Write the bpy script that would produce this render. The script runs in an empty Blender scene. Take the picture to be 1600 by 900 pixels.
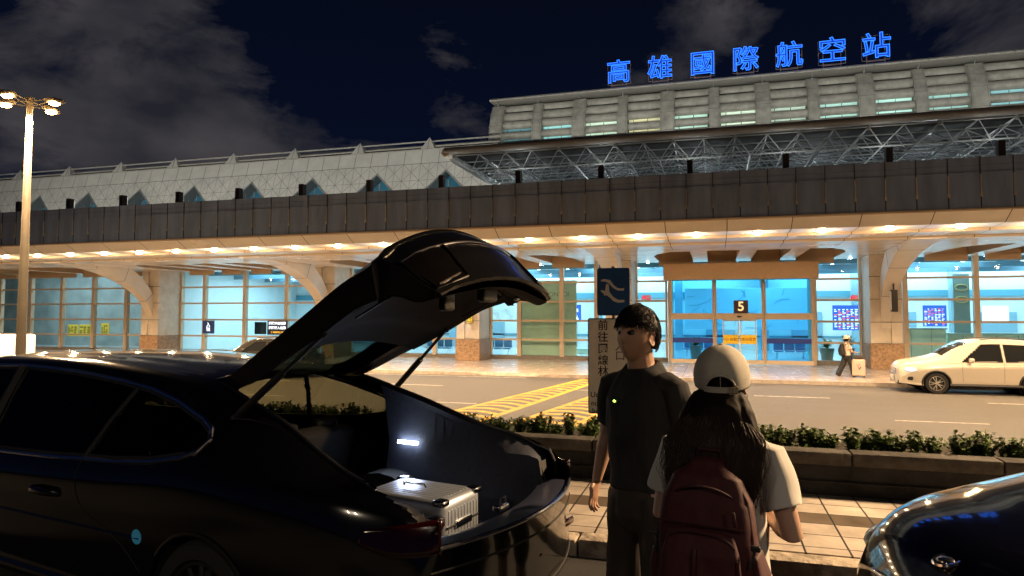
import bpy, bmesh, math, random
import numpy as np
from mathutils import Vector, Matrix, noise
random.seed(7)
R = math.radians
sc = bpy.context.scene
COL = sc.collection
# ------------------------------------------------------------------ camera, world, exposure
TH = R(16.5)
cam = bpy.data.cameras.new('camera'); camo = bpy.data.objects.new('camera', cam); COL.objects.link(camo)
camo.location = (0, 0, 1.80); camo.rotation_euler = (R(90 + 3.0), 0, TH)
cam.sensor_width = 36; cam.lens = 36 * 1060 / 1600
cam.shift_y = -15.5 / 1600 ; cam.clip_end = 3000; cam.clip_start = .05
sc.camera = camo
P_DOWN, P_FLOOD, P_HALL, P_STREET, P_BACK, P_BOOT, P_SUN = 640, 170, 500, 4400, 250, 1.3, 0; RC_POS = (.70, 2.76); RC_A = 0.31; MAN_POS = (-.35, 3.50, 0); WOM_POS = (.02, 2.62, 0)
sc.view_settings.view_transform = 'Standard'; sc.view_settings.look = 'None'
sc.view_settings.exposure = .5; sc.view_settings.gamma = 1
sc.cycles.max_bounces = 8; sc.cycles.transparent_max_bounces = 16; sc.cycles.diffuse_bounces = 3
sc.cycles.sample_clamp_indirect = 4; sc.cycles.use_denoising = True
sc.cycles.caustics_reflective = False; sc.cycles.caustics_refractive = False

w = bpy.data.worlds.new('World'); sc.world = w; w.use_nodes = True
nt = w.node_tree; N = nt.nodes; L = nt.links
for n in list(N): N.remove(n)
def nd(t, **k):
    n = N.new(t)
    for a, b in k.items(): setattr(n, a, b)
    return n
tc = nd('ShaderNodeTexCoord'); out = nd('ShaderNodeOutputWorld'); bg = nd('ShaderNodeBackground')
L.new(bg.outputs[0], out.inputs[0])
def vmath(op, a, b=None):
    n = nd('ShaderNodeVectorMath', operation=op)
    for i, s in enumerate((a, b)):
        if s is None: continue
        if isinstance(s, (tuple, list)): n.inputs[i].default_value = s
        else: L.new(s, n.inputs[i])
    return n
def fmath(op, a, b=0.0, clamp=False):
    n = nd('ShaderNodeMath', operation=op, use_clamp=clamp)
    for i, s in enumerate((a, b)):
        if isinstance(s, (int, float)): n.inputs[i].default_value = s
        else: L.new(s, n.inputs[i])
    return n.outputs[0]
dirv = tc.outputs['Generated']
sep = nd('ShaderNodeSeparateXYZ'); L.new(dirv, sep.inputs[0])
# night sky gradient: navy near the horizon to almost black overhead
rz = nd('ShaderNodeValToRGB'); L.new(sep.outputs[2], rz.inputs[0])
rz.color_ramp.elements[0].position = 0.0; rz.color_ramp.elements[0].color = (.0055, .011, .033, 1)
rz.color_ramp.elements[1].position = .62; rz.color_ramp.elements[1].color = (.0013, .0019, .0048, 1)
e = rz.color_ramp.elements.new(.25); e.color = (.0022, .0045, .0155, 1)
mp = nd('ShaderNodeMapping'); L.new(dirv, mp.inputs[0]); mp.inputs['Scale'].default_value = (1, 1, 1.9)
mp.inputs['Location'].default_value = (2.3, 1.1, .4)
n1 = nd('ShaderNodeTexNoise'); L.new(mp.outputs[0], n1.inputs['Vector']); n1.inputs['Scale'].default_value = 5.6
n1.inputs['Detail'].default_value = 9; n1.inputs['Roughness'].default_value = .62; n1.inputs['Distortion'].default_value = .35
# cloud banks: broad directional blobs of sky that carry more cloud
def skydir(px, py):
    u = (px - 800) / 1060; v = (490 - py) / 1060
    d = Vector((-math.sin(TH) + u * math.cos(TH), math.cos(TH) + u * math.sin(TH), v)); return d.normalized()
acc = None
for px, py, rad, amp in [(40, 40, .17, .12), (250, 150, .22, .21), (380, 190, .13, .22), (120, 215, .12, .10), (740, 175, .13, .26), (665, 90, .08, .22), (790, 110, .06, .08), (600, 130, .05, -.08),
                         (1130, 40, .11, .27), (960, 120, .10, .20), (1520, 20, .12, .29), (480, 225, .10, .2), (500, 90, .13, -.45), (850, 40, .18, -.3), (560, 170, .05, -.15),
                         (20, 230, .12, -.1), (1330, 0, .14, -.15)]:
    d = skydir(px, py)
    dist = vmath('DISTANCE', dirv, tuple(d)).outputs['Value']
    g = fmath('POWER', 2.718, fmath('MULTIPLY', fmath('POWER', fmath('DIVIDE', dist, rad), 2.0), -1.0))
    g = fmath('MULTIPLY', g, amp)
    acc = g if acc is None else fmath('ADD', acc, g)
dens = fmath('ADD', fmath('SUBTRACT', n1.outputs[0], .60), acc)
dens = fmath('MULTIPLY', dens, 5.5, True)
cl = nd('ShaderNodeMix', data_type='RGBA'); L.new(dens, cl.inputs['Factor'])
L.new(rz.outputs[0], cl.inputs['A'])
n2 = nd('ShaderNodeTexNoise'); L.new(mp.outputs[0], n2.inputs['Vector']); n2.inputs['Scale'].default_value = 7; n2.inputs['Detail'].default_value = 6
rc = nd('ShaderNodeValToRGB'); L.new(n2.outputs[0], rc.inputs[0])
rc.color_ramp.elements[0].position = .3; rc.color_ramp.elements[0].color = (.018, .019, .026, 1)
rc.color_ramp.elements[1].position = .72; rc.color_ramp.elements[1].color = (.070, .064, .070, 1)
L.new(rc.outputs[0], cl.inputs['B'])
L.new(cl.outputs['Result'], bg.inputs[0]); bg.inputs[1].default_value = .66

# ------------------------------------------------------------------ materials
MATS = {}
def mat(name, col, rough=.6, metal=0., coat=0., var=0., vscale=8., bump=0., bscale=60., emit=None, estr=0., spec=.5, stretch=None, alpha=None, sheen=0., rvar=0.):
    if name in MATS: return MATS[name]
    m = bpy.data.materials.new(name); m.use_nodes = True; MATS[name] = m
    t = m.node_tree; b = t.nodes['Principled BSDF']
    b.inputs['Base Color'].default_value = (*col, 1); b.inputs['Roughness'].default_value = rough; b.inputs['Metallic'].default_value = metal
    b.inputs['Coat Weight'].default_value = coat; b.inputs['Coat Roughness'].default_value = .03
    b.inputs['Specular IOR Level'].default_value = spec; b.inputs['Sheen Weight'].default_value = sheen
    if emit: b.inputs['Emission Color'].default_value = (*emit, 1); b.inputs['Emission Strength'].default_value = estr
    vec = None
    if var or bump or rvar:
        c = t.nodes.new('ShaderNodeTexCoord'); vec = c.outputs['Object']
        if stretch:
            mm = t.nodes.new('ShaderNodeMapping'); mm.inputs['Scale'].default_value = stretch; t.links.new(vec, mm.inputs[0]); vec = mm.outputs[0]
    if var or rvar:
        n = t.nodes.new('ShaderNodeTexNoise'); n.inputs['Scale'].default_value = vscale; n.inputs['Detail'].default_value = 6; n.inputs['Roughness'].default_value = .6
        t.links.new(vec, n.inputs['Vector'])
        if var:
            r = t.nodes.new('ShaderNodeValToRGB'); t.links.new(n.outputs[0], r.inputs[0])
            r.color_ramp.elements[0].position = .3; r.color_ramp.elements[1].position = .7
            r.color_ramp.elements[0].color = (*[max(0, c_ * (1 - var)) for c_ in col], 1); r.color_ramp.elements[1].color = (*[min(1, c_ * (1 + var)) for c_ in col], 1)
            t.links.new(r.outputs[0], b.inputs['Base Color'])
        if rvar:
            q = t.nodes.new('ShaderNodeMapRange'); t.links.new(n.outputs[0], q.inputs[0]); q.inputs[1].default_value = .3; q.inputs[2].default_value = .7
            q.inputs[3].default_value = max(.02, rough - rvar); q.inputs[4].default_value = min(1, rough + rvar); t.links.new(q.outputs[0], b.inputs['Roughness'])
    if bump:
        n = t.nodes.new('ShaderNodeTexNoise'); n.inputs['Scale'].default_value = bscale; n.inputs['Detail'].default_value = 4; t.links.new(vec, n.inputs['Vector'])
        bp = t.nodes.new('ShaderNodeBump'); bp.inputs['Strength'].default_value = bump; bp.inputs['Distance'].default_value = .02
        t.links.new(n.outputs[0], bp.inputs['Height']); t.links.new(bp.outputs[0], b.inputs['Normal'])
    return m
def glass(name, tint, refl=.12, rough=.02, fres=1.45):
    if name in MATS: return MATS[name]
    m = bpy.data.materials.new(name); m.use_nodes = True; MATS[name] = m; t = m.node_tree
    for n in list(t.nodes): t.nodes.remove(n)
    o = t.nodes.new('ShaderNodeOutputMaterial'); mx = t.nodes.new('ShaderNodeMixShader'); tr = t.nodes.new('ShaderNodeBsdfTransparent')
    gl = t.nodes.new('ShaderNodeBsdfGlossy'); lw_ = t.nodes.new('ShaderNodeLayerWeight'); lw_.inputs[0].default_value = .5; fr = t.nodes.new('ShaderNodeMath'); fr.operation = 'POWER'; fr.inputs[1].default_value = 5.0; t.links.new(lw_.outputs['Facing'], fr.inputs[0])
    ml = t.nodes.new('ShaderNodeMath'); ml.operation = 'ADD'; ml.use_clamp = True; ml.inputs[1].default_value = refl
    tr.inputs[0].default_value = (*tint, 1); gl.inputs['Roughness'].default_value = rough; gl.inputs[0].default_value = (1, 1, 1, 1)
    t.links.new(fr.outputs[0], ml.inputs[0]); t.links.new(ml.outputs[0], mx.inputs[0]); t.links.new(tr.outputs[0], mx.inputs[1]); t.links.new(gl.outputs[0], mx.inputs[2])
    t.links.new(mx.outputs[0], o.inputs[0]); return m
def tilemat(name, c1, c2, grout, bw, bh, mortar, rough=.5, offset=0., rot=0., rvar=.12, bumpd=.003, blotch=.25):
    if name in MATS: return MATS[name]
    m = bpy.data.materials.new(name); m.use_nodes = True; MATS[name] = m; t = m.node_tree; b = t.nodes['Principled BSDF']
    c = t.nodes.new('ShaderNodeTexCoord'); mm = t.nodes.new('ShaderNodeMapping'); mm.inputs['Rotation'].default_value = (0, 0, rot)
    t.links.new(c.outputs['Object'], mm.inputs[0])
    br = t.nodes.new('ShaderNodeTexBrick'); br.offset = offset; br.inputs['Scale'].default_value = 1
    br.inputs['Brick Width'].default_value = bw; br.inputs['Row Height'].default_value = bh; br.inputs['Mortar Size'].default_value = mortar
    br.inputs['Color1'].default_value = (*c1, 1); br.inputs['Color2'].default_value = (*c2, 1); br.inputs['Mortar'].default_value = (*grout, 1)
    t.links.new(mm.outputs[0], br.inputs['Vector'])
    n = t.nodes.new('ShaderNodeTexNoise'); n.inputs['Scale'].default_value = 2.2; n.inputs['Detail'].default_value = 9; n.inputs['Roughness'].default_value = .7; t.links.new(c.outputs['Object'], n.inputs['Vector'])
    r = t.nodes.new('ShaderNodeMapRange'); r.inputs[1].default_value = .3; r.inputs[2].default_value = .7; r.inputs[3].default_value = 1 - blotch; r.inputs[4].default_value = 1 + blotch * .5; t.links.new(n.outputs[0], r.inputs[0])
    mul = t.nodes.new('ShaderNodeMix'); mul.data_type = 'RGBA'; mul.blend_type = 'MULTIPLY'; mul.inputs['Factor'].default_value = 1
    t.links.new(br.outputs[0], mul.inputs['A']); t.links.new(r.outputs[0], mul.inputs['B']); t.links.new(mul.outputs['Result'], b.inputs['Base Color'])
    q = t.nodes.new('ShaderNodeMapRange'); q.inputs[1].default_value = .3; q.inputs[2].default_value = .7; q.inputs[3].default_value = rough - rvar; q.inputs[4].default_value = rough + rvar
    t.links.new(n.outputs[0], q.inputs[0]); t.links.new(q.outputs[0], b.inputs['Roughness'])
    n3 = t.nodes.new('ShaderNodeTexNoise'); n3.inputs['Scale'].default_value = 70; n3.inputs['Detail'].default_value = 3; t.links.new(c.outputs['Object'], n3.inputs['Vector'])
    ad = t.nodes.new('ShaderNodeMath'); ad.operation = 'MULTIPLY_ADD'; ad.inputs[1].default_value = .25; t.links.new(n3.outputs[0], ad.inputs[0])
    inv = t.nodes.new('ShaderNodeMath'); inv.operation = 'SUBTRACT'; inv.inputs[0].default_value = 1; t.links.new(br.outputs['Fac'], inv.inputs[1]); t.links.new(inv.outputs[0], ad.inputs[2])
    bp = t.nodes.new('ShaderNodeBump'); bp.inputs['Strength'].default_value = .8; bp.inputs['Distance'].default_value = bumpd; t.links.new(ad.outputs[0], bp.inputs['Height']); t.links.new(bp.outputs[0], b.inputs['Normal'])
    return m

# ------------------------------------------------------------------ mesh building
class MB:
    def __init__(s): s.v = []; s.f = []; s.m = []
    def add(s, vs, fs, mi=0):
        o = len(s.v); s.v += [tuple(p) for p in vs]; s.f += [tuple(i + o for i in f) for f in fs]; s.m += [mi] * len(fs); return s
    def box(s, x0, x1, y0, y1, z0, z1, mi=0, M=None):
        vs = [Vector((x, y, z)) for z in (z0, z1) for y in (y0, y1) for x in (x0, x1)]
        if M is not None: vs = [M @ p for p in vs]
        return s.add(vs, [(0, 2, 3, 1), (4, 5, 7, 6), (0, 1, 5, 4), (2, 6, 7, 3), (0, 4, 6, 2), (1, 3, 7, 5)], mi)
    def rbox(s, cx, cy, cz, sx, sy, sz, r, mi=0, M=None, n=3):
        """box with rounded edges"""
        b = bmesh.new(); bmesh.ops.create_cube(b, size=1)
        for v in b.verts: v.co = Vector((v.co.x * sx, v.co.y * sy, v.co.z * sz))
        bmesh.ops.bevel(b, geom=b.edges[:], offset=r, segments=n, profile=.5, affect='EDGES', clamp_overlap=True)
        T = Matrix.Translation((cx, cy, cz))
        if M is not None: T = M @ T
        b.verts.index_update(); s.add([T @ v.co for v in b.verts], [[v.index for v in f.verts] for f in b.faces], mi); b.free(); return s
    def tube(s, pts, r, n=8, mi=0, cap=True, closed=False):
        pts = [Vector(p) for p in pts]; k = len(pts); rs = r if isinstance(r, (list, tuple)) else [r] * k
        vs = []; prev = None
        for i, p in enumerate(pts):
            if closed: t = pts[(i + 1) % k] - pts[i - 1]
            else: t = pts[min(i + 1, k - 1)] - pts[max(i - 1, 0)]
            t = t.normalized() if t.length > 1e-9 else Vector((0, 0, 1))
            if prev is None: a = t.orthogonal().normalized()
            else:
                a = prev - prev.dot(t) * t; a = a.normalized() if a.length > 1e-6 else t.orthogonal().normalized()
            prev = a; b = t.cross(a)
            for j in range(n):
                an = 2 * math.pi * j / n; vs.append(p + (a * math.cos(an) + b * math.sin(an)) * rs[i])
        fs = []
        for i in range(k if closed else k - 1):
            for j in range(n):
                i2 = (i + 1) % k; fs.append((i * n + j, i * n + (j + 1) % n, i2 * n + (j + 1) % n, i2 * n + j))
        if cap and not closed: fs.append(tuple(range(n - 1, -1, -1))); fs.append(tuple((k - 1) * n + j for j in range(n)))
        return s.add(vs, fs, mi)
    def loft(s, secs, mi=0, cap=True, ref=(1, 0, 0), n=16, sup=2.0):
        """secs: (point, ra, rb): tapered elliptical limb, rounded ends"""
        P = [Vector(q[0]) for q in secs]; ra = [q[1] for q in secs]; rb = [q[2] for q in secs]; k = len(P); vs = []
        ref = Vector(ref)
        rings = []
        for i in range(k):
            t = (P[min(i + 1, k - 1)] - P[max(i - 1, 0)]).normalized()
            a = ref - ref.dot(t) * t
            a = a.normalized() if a.length > .05 else t.orthogonal().normalized(); rings.append((P[i], a, t.cross(a), t, ra[i], rb[i]))
        full = []
        q = rings[0]; rr = min(q[4], q[5]) if cap else 0
        if cap:
            for f in (.35, .8): full.append((q[0] - q[3] * rr * math.sqrt(1 - f * f) * .8, q[1], q[2], q[4] * f, q[5] * f))
        for q in rings: full.append((q[0], q[1], q[2], q[4], q[5]))
        q = rings[-1]; rr = min(q[4], q[5])
        if cap:
            for f in (.8, .35): full.append((q[0] + q[3] * rr * math.sqrt(1 - f * f) * .8, q[1], q[2], q[4] * f, q[5] * f))
        def se(c): return math.copysign(abs(c) ** (2 / sup), c)
        for (p, a, b, x, y) in full:
            for j in range(n):
                an = 2 * math.pi * j / n; vs.append(p + a * x * se(math.cos(an)) + b * y * se(math.sin(an)))
        fs = [(i * n + j, i * n + (j + 1) % n, (i + 1) * n + (j + 1) % n, (i + 1) * n + j) for i in range(len(full) - 1) for j in range(n)]
        fs.append(tuple(range(n - 1, -1, -1))); fs.append(tuple((len(full) - 1) * n + j for j in range(n)))
        return s.add(vs, fs, mi)
    def ell(s, c, r, mi=0, nu=20, nv=12, M=None, fn=None):
        vs = []
        for i in range(nv + 1):
            ph = math.pi * i / nv
            for j in range(nu):
                t = 2 * math.pi * j / nu; d = Vector((math.sin(ph) * math.cos(t), math.sin(ph) * math.sin(t), math.cos(ph)))
                p = Vector((d.x * r[0], d.y * r[1], d.z * r[2]))
                if fn: p = fn(p, d)
                if M is not None: p = M @ p
                vs.append(p + Vector(c))
        fs = [(i * nu + j, (i + 1) * nu + j, (i + 1) * nu + (j + 1) % nu, i * nu + (j + 1) % nu) for i in range(nv) for j in range(nu)]
        return s.add(vs, fs, mi)
    def prism(s, poly, axis, a0, a1, mi=0):
        """extrude a 2D polygon along axis ('x','y','z')"""
        def mk(p, a): return {'x': (a, p[0], p[1]), 'y': (p[0], a, p[1]), 'z': (p[0], p[1], a)}[axis]
        n = len(poly); vs = [mk(p, a0) for p in poly] + [mk(p, a1) for p in poly]
        return s.add(vs, [tuple(range(n)), tuple(range(2 * n - 1, n - 1, -1))] + [(i, (i + 1) % n, n + (i + 1) % n, n + i) for i in range(n)], mi)
    def mesh(s, me, M, mi=0):
        s.add([M @ v.co for v in me.vertices], [tuple(p.vertices) for p in me.polygons], mi); return s
    def build(s, name, mats, parent=None, smooth=35, fix=True, solid=0., bevel=0.):
        me = bpy.data.meshes.new(name); me.from_pydata([tuple(p) for p in s.v], [], s.f)
        for m in (mats if isinstance(mats, (list, tuple)) else [mats]): me.materials.append(m)
        if len(s.m): me.polygons.foreach_set('material_index', s.m)
        if fix:
            b = bmesh.new(); b.from_mesh(me); bmesh.ops.remove_doubles(b, verts=b.verts, dist=1e-5); bmesh.ops.recalc_face_normals(b, faces=b.faces); b.to_mesh(me); b.free()
        if smooth:
            me.polygons.foreach_set('use_smooth', [True] * len(me.polygons)); me.set_sharp_from_angle(angle=R(smooth))
        o = bpy.data.objects.new(name, me); COL.objects.link(o)
        if bevel:
            bv = o.modifiers.new('b', 'BEVEL'); bv.width = bevel; bv.segments = 2; bv.limit_method = 'ANGLE'
        if solid:
            so = o.modifiers.new('s', 'SOLIDIFY'); so.thickness = solid; so.offset = 1
        if parent: attach(o, parent)
        return o
def wmat(o):
    M = o.matrix_parent_inverse @ o.matrix_basis if o.parent else o.matrix_basis.copy()
    return (wmat(o.parent) @ M) if o.parent else M
def attach(o, p, local=False):
    o.parent = p
    if not local: o.matrix_parent_inverse = wmat(p).inverted()
def setmats(o, loc=(0, 0, 0), rotz=0):
    o.location = loc; o.rotation_euler = (0, 0, rotz); o.matrix_basis = Matrix.Translation(loc) @ Matrix.Rotation(rotz, 4, 'Z')
def thing(name, label, cat, loc=(0, 0, 0), group=None, rotz=0):
    o = bpy.data.objects.new(name, None); COL.objects.link(o); setmats(o, loc, rotz); o.empty_display_size = .1
    return tag(o, label, cat, group)
def tag(o, label, cat, group=None):
    o['label'] = label; o['category'] = cat
    if group: o['group'] = group
    return o
def structure(o): o['kind'] = 'structure'; return o
def copy_tree(o, parent=None):
    c = o.copy(); COL.objects.link(c)
    if parent: c.parent = parent; c.matrix_parent_inverse = o.matrix_parent_inverse.copy()
    for ch in o.children: copy_tree(ch, c)
    return c
def lamp(name, kind, loc, energy, col, parent=None, size=.1, rot=None, spot=None, blend=.5, shape=None):
    l = bpy.data.lights.new(name, kind); l.energy = energy; l.color = col
    if kind == 'AREA':
        if isinstance(size, tuple): l.shape = 'RECTANGLE'; l.size, l.size_y = size
        else: l.size = size
    else: l.shadow_soft_size = size
    if kind == 'SPOT': l.spot_size = spot; l.spot_blend = blend
    o = bpy.data.objects.new(name, l); COL.objects.link(o)
    M = Matrix.Translation(loc)
    if rot is not None: M = M @ Vector(rot).to_track_quat('-Z', 'Y').to_matrix().to_4x4()
    o.matrix_basis = M
    if parent: attach(o, parent)
    return o
def text_mesh(txt, size=1., ext=.0, bold=0., outline=None, align='CENTER', spacing=1.):
    c = bpy.data.curves.new('txt', 'FONT'); c.body = txt; c.size = size; c.extrude = ext; c.offset = bold; c.align_x = align; c.align_y = 'CENTER'; c.space_line = spacing
    if outline: c.fill_mode = 'NONE'; c.bevel_depth = outline; c.bevel_resolution = 1; c.resolution_u = 3
    o = bpy.data.objects.new('txt', c); COL.objects.link(o); me = bpy.data.meshes.new_from_object(o); bpy.data.objects.remove(o); return me
FACE = Matrix(((1, 0, 0, 0), (0, 0, -1, 0), (0, 1, 0, 0), (0, 0, 0, 1)))   # xy drawing -> upright, facing -Y
WARM = (1, .68, .38); WARM2 = (1, .72, .42); COOL = (.60, .89, 1.0)
# ------------------------------------------------------------------ ground, lots, road, pavements
ZR, ZP = -.80, -.67           # road and far pavement levels; the parking lot is at 0
asph = mat('asphalt_road', (.088, .080, .073), .62, var=.38, vscale=1.5, bump=.5, bscale=120, rvar=.12, stretch=(.10, 1.5, 1))
asph2 = mat('asphalt_lot', (.016, .016, .017), .8, var=.35, vscale=1.6, bump=.5, bscale=140)
dirt = mat('planter_soil', (.035, .028, .018), .95, var=.5, vscale=14, bump=.8, bscale=40)
conc = mat('old_concrete', (.24, .225, .20), .85, var=.45, vscale=3.5, bump=.6, bscale=30)
o = MB().box(-400, 400, -300, 500, -1.6, -.86).build('ground', asph2); structure(o)
o = MB().box(-60, 45, -45, 5.06, -.86, 0).build('parking_lot', asph2); structure(o)
o = MB().box(-120, 90, 10.5, 27.14, -.86, ZR).build('road', asph); structure(o)
# near pavement: 0.3 m tiles with one dark course, its kerb
mb = MB()
t_l = tilemat('pale_paving', (.50, .44, .38), (.44, .39, .34), (.03, .025, .02), .30, .30, .008, .55, blotch=.45)
t_d = tilemat('brown_paving', (.10, .075, .055), (.13, .10, .07), (.02, .02, .02), .30, .30, .008, .6, blotch=.5)
mb.box(-60, 45, 5.26, 6.0, -.8, .12, 0); mb.box(-60, 45, 6.3, 6.94, -.8, .12, 0); mb.box(-60, 45, 6.0, 6.3, -.8, .12, 1)
structure(mb.build('pavement', [t_l, t_d], fix=False))
mb = MB(); x = -60
while x < 45:
    l = 1.18; j = random.uniform(-.012, .012)
    mb.rbox(x + l / 2, 5.165 + j * .6, -.02 + j * .3, l - .015, .19, .28, .02, n=2); x += l
structure(mb.build('kerb', mat('worn_kerb', (.36, .31, .25), .8, var=.5, vscale=7, bump=1., bscale=22)))
# far pavement with its kerb and a dropped stretch
t_f = tilemat('terminal_paving', (.52, .44, .38), (.49, .41, .36), (.20, .16, .14), .6, .6, .006, .24, rvar=.06, bumpd=.0008, blotch=.15)
structure(MB().box(-120, 90, 27.34, 35.9, -.9, ZP).build('terminal_pavement', t_f, fix=False))
mb = MB(); kx = [(-120, -9.9, 0), (-9.9, -9.2, 1), (-9.2, -7.2, 2), (-7.2, -6.5, 3), (-6.5, 90, 0)]
for a, b, k in kx:
    h0 = ZP if k in (0, 1) else ZR + .02; h1 = ZP if k in (0, 3) else ZR + .02
    mb.add([(a, 27.14, -.9), (b, 27.14, -.9), (b, 27.34, -.9), (a, 27.34, -.9), (a, 27.14, h0), (b, 27.14, h1), (b, 27.34, ZP + .001), (a, 27.34, ZP + .001)],
           [(0, 1, 5, 4), (4, 5, 6, 7), (3, 2, 1, 0), (2, 3, 7, 6), (0, 4, 7, 3), (1, 2, 6, 5)])
structure(mb.build('terminal_kerb', mat('kerb_granite', (.33, .28, .24), .55, var=.3, vscale=5, bump=.3), fix=False))
# painted markings
yel = mat('yellow_paint', (.62, .36, .04), .65, var=.45, vscale=5, bump=.3, bscale=100); wht = mat('white_paint', (.48, .45, .40), .65, var=.55, vscale=6)
def band(ax, ay, bx, by, cx, cy, dx, dy, n):
    """ladder marking between line A (a->b) and line B (c->d), rungs bowed"""
    mb = MB(); z = ZR + .004
    def ln(p, q, r, s, w):
        v = Vector((r - p, s - q, 0)).normalized(); nn = Vector((-v.y, v.x, 0)) * w / 2
        mb.add([Vector((p, q, z)) - nn, Vector((r, s, z)) - nn, Vector((r, s, z)) + nn, Vector((p, q, z)) + nn], [(0, 1, 2, 3)])
    ln(ax, ay, bx, by, .16); ln(cx, cy, dx, dy, .20)
    for i in range(n):
        t0 = i / n; t1 = t0 + .55 / n
        A0 = Vector((ax + (bx - ax) * t1, ay + (by - ay) * t1, z + .0005)); B0 = Vector((cx + (dx - cx) * t0, cy + (dy - cy) * t0, z + .0005)); k = 6
        pl = []
        for j in range(k + 1):
            f = j / k; p = A0.lerp(B0, f); p.y += .35 * math.sin(math.pi * f) * (1 - .3 * f); pl.append(p)
        vs = []
        for p in pl: vs += [p + Vector((0, -.13, 0)), p + Vector((0, .13, 0))]
        mb.add(vs, [(2 * j, 2 * j + 2, 2 * j + 3, 2 * j + 1) for j in range(k)])
    o = mb.build('yellow_road_marking', yel, fix=False); structure(o)
band(-6.95, 15.6, -4.95, 26.9, -5.45, 15.6, -4.2, 26.9, 19)
band(-4.60, 15.6, -3.35, 23.6, -3.1, 15.6, -2.3, 23.6, 13)
mb = MB(); z = ZR + .004
for a in np.arange(-50, 40, 6.4):
    mb.add([(a, 22.9, z), (a + 2.2, 22.9, z), (a + 2.2, 23.02, z), (a, 23.02, z)], [(0, 1, 2, 3)])
    mb.add([(a + 3, 18.6, z), (a + 5.0, 18.6, z), (a + 5.0, 18.70, z), (a + 3, 18.70, z)], [(0, 1, 2, 3)])
mb.add([(-120, 26.55, z), (-7.3, 26.55, z), (-7.3, 26.65, z), (-120, 26.65, z)], [(0, 1, 2, 3)])
structure(mb.build('lane_marking', wht, fix=False))
# planter wall, soil bank behind it
blk = tilemat('wall_blocks', (.10, .095, .085), (.075, .072, .065), (.02, .02, .018), 1.2, 50, .012, .85, blotch=.6, bumpd=.006)
mb = MB()
mb.box(-60, 45, 6.96, 7.12, -.8, .24, 0); mb.box(-60, 45, 6.93, 7.12, .24, .245, 1)
mb.box(-60, 45, 6.97, 7.12, .245, .40, 0)
x = -60
while x < 45: mb.rbox(x + .6, 7.02, .46, 1.19, .22, .12, .015, 1, n=2); x += 1.2
for x in np.arange(-60, 45, 1.2): mb.box(x - .006, x + .006, 6.955, 6.96, .13, .4, 2)
o = mb.build('planter_wall', [mat('wall_dark', (.018, .019, .020), .9, var=.55, vscale=4, bump=.9, bscale=18), mat('wall_cap', (.055, .050, .044), .85, var=.5, vscale=5, bump=.8, bscale=20), mat('joint', (.015, .015, .014), .95)])
tag(o, 'low dark concrete planter wall with a block coping behind the tiled pavement', 'wall')
mb = MB().add([(-60, 7.12, .44), (45, 7.12, .44), (45, 8.1, .44), (-60, 8.1, .44), (45, 10.5, -.79), (-60, 10.5, -.79)], [(0, 1, 2, 3), (3, 2, 4, 5)])
structure(mb.build('planting_bank', dirt, fix=False))
structure(MB().box(-60, 45, 10.5, 10.66, -.8, -.66).build('road_kerb', conc))

# ------------------------------------------------------------------ shrubs
leafm = mat('shrub_leaf', (.085, .135, .03), .5, var=.7, vscale=6)
stemm = mat('shrub_stem', (.07, .05, .03), .9)
def shrub_mesh(seed, h):
    rnd = random.Random(seed); lv = MB(); st = MB()
    for k in range(16):
        a = rnd.uniform(0, 6.28); r = rnd.uniform(.02, .10); base = Vector((math.cos(a) * r * .5, math.sin(a) * r * .5, 0))
        tip = Vector((math.cos(a) * r * 1.5, math.sin(a) * r * 1.5, h * rnd.uniform(.55, .95)))
        st.tube([base, base.lerp(tip, .5) + Vector((0, 0, .02)), tip], [.006, .005, .002], 4)
        for q in range(34):
            f = rnd.uniform(.15, 1.02); c = base.lerp(tip, f); an = rnd.uniform(0, 6.28); el = rnd.uniform(-.1, 1.1)
            d = Vector((math.cos(an) * math.cos(el), math.sin(an) * math.cos(el), math.sin(el))); ln = rnd.uniform(.035, .065); wd = ln * .34
            s_ = d.cross(Vector((0, 0, 1))); s_ = s_.normalized() if s_.length > .01 else Vector((1, 0, 0)); dr = Vector((0, 0, -.2 * ln))
            lv.add([c, c + d * ln * .5 + s_ * wd, c + d * ln + dr, c + d * ln * .5 - s_ * wd], [(0, 1, 2, 3)])
    return lv, st
protos = []
for i in range(6):
    lv, st = shrub_mesh(50 + i, .27 + .03 * (i % 3))
    protos.append((lv, st))
sh_root = []
for lv, st in protos:
    r = thing('shrub', '', 'shrub', (0, 0, 0), 'shrubs along the planter wall')
    lv.build('foliage', leafm, r, smooth=0, fix=False); st.build('stem', stemm, r, smooth=0, fix=False); sh_root.append(r)
sx = [-7.6 + .145 * i for i in range(121)]
used = [False] * 6; n_sh = 0
for i, x in enumerate(sx):
    if i > 8 and random.random() < .03: continue
    k = random.randrange(6) if i > 5 else i
    r = sh_root[k] if not used[k] else copy_tree(sh_root[k]); used[k] = True
    yy = 7.3 + random.uniform(-.06, .12); s = random.uniform(.74, 1.0)
    setmats(r, (x + random.uniform(-.05, .05), yy, .44), random.uniform(0, 6.28)); r.scale = (s, s, s * random.uniform(.75, 1.0))
    r['label'] = 'low leafy green shrub in the planter row between pavement and road'
und = MB(); rnd = random.Random(3)
for i in range(5200):
    x = rnd.uniform(-8, 10); y = rnd.uniform(7.16, 8.05); c = Vector((x, y, .44 + rnd.uniform(0, .08) + .05 * noise.noise((x * 3, y * 3, 0))))
    an = rnd.uniform(0, 6.28); d = Vector((math.cos(an), math.sin(an), rnd.uniform(.1, 1.2))).normalized(); ln = rnd.uniform(.03, .07); s_ = d.cross(Vector((0, 0, 1))).normalized() * ln * .25
    und.add([c, c + d * ln * .5 + s_, c + d * ln, c + d * ln * .5 - s_], [(0, 1, 2, 3)])
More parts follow.
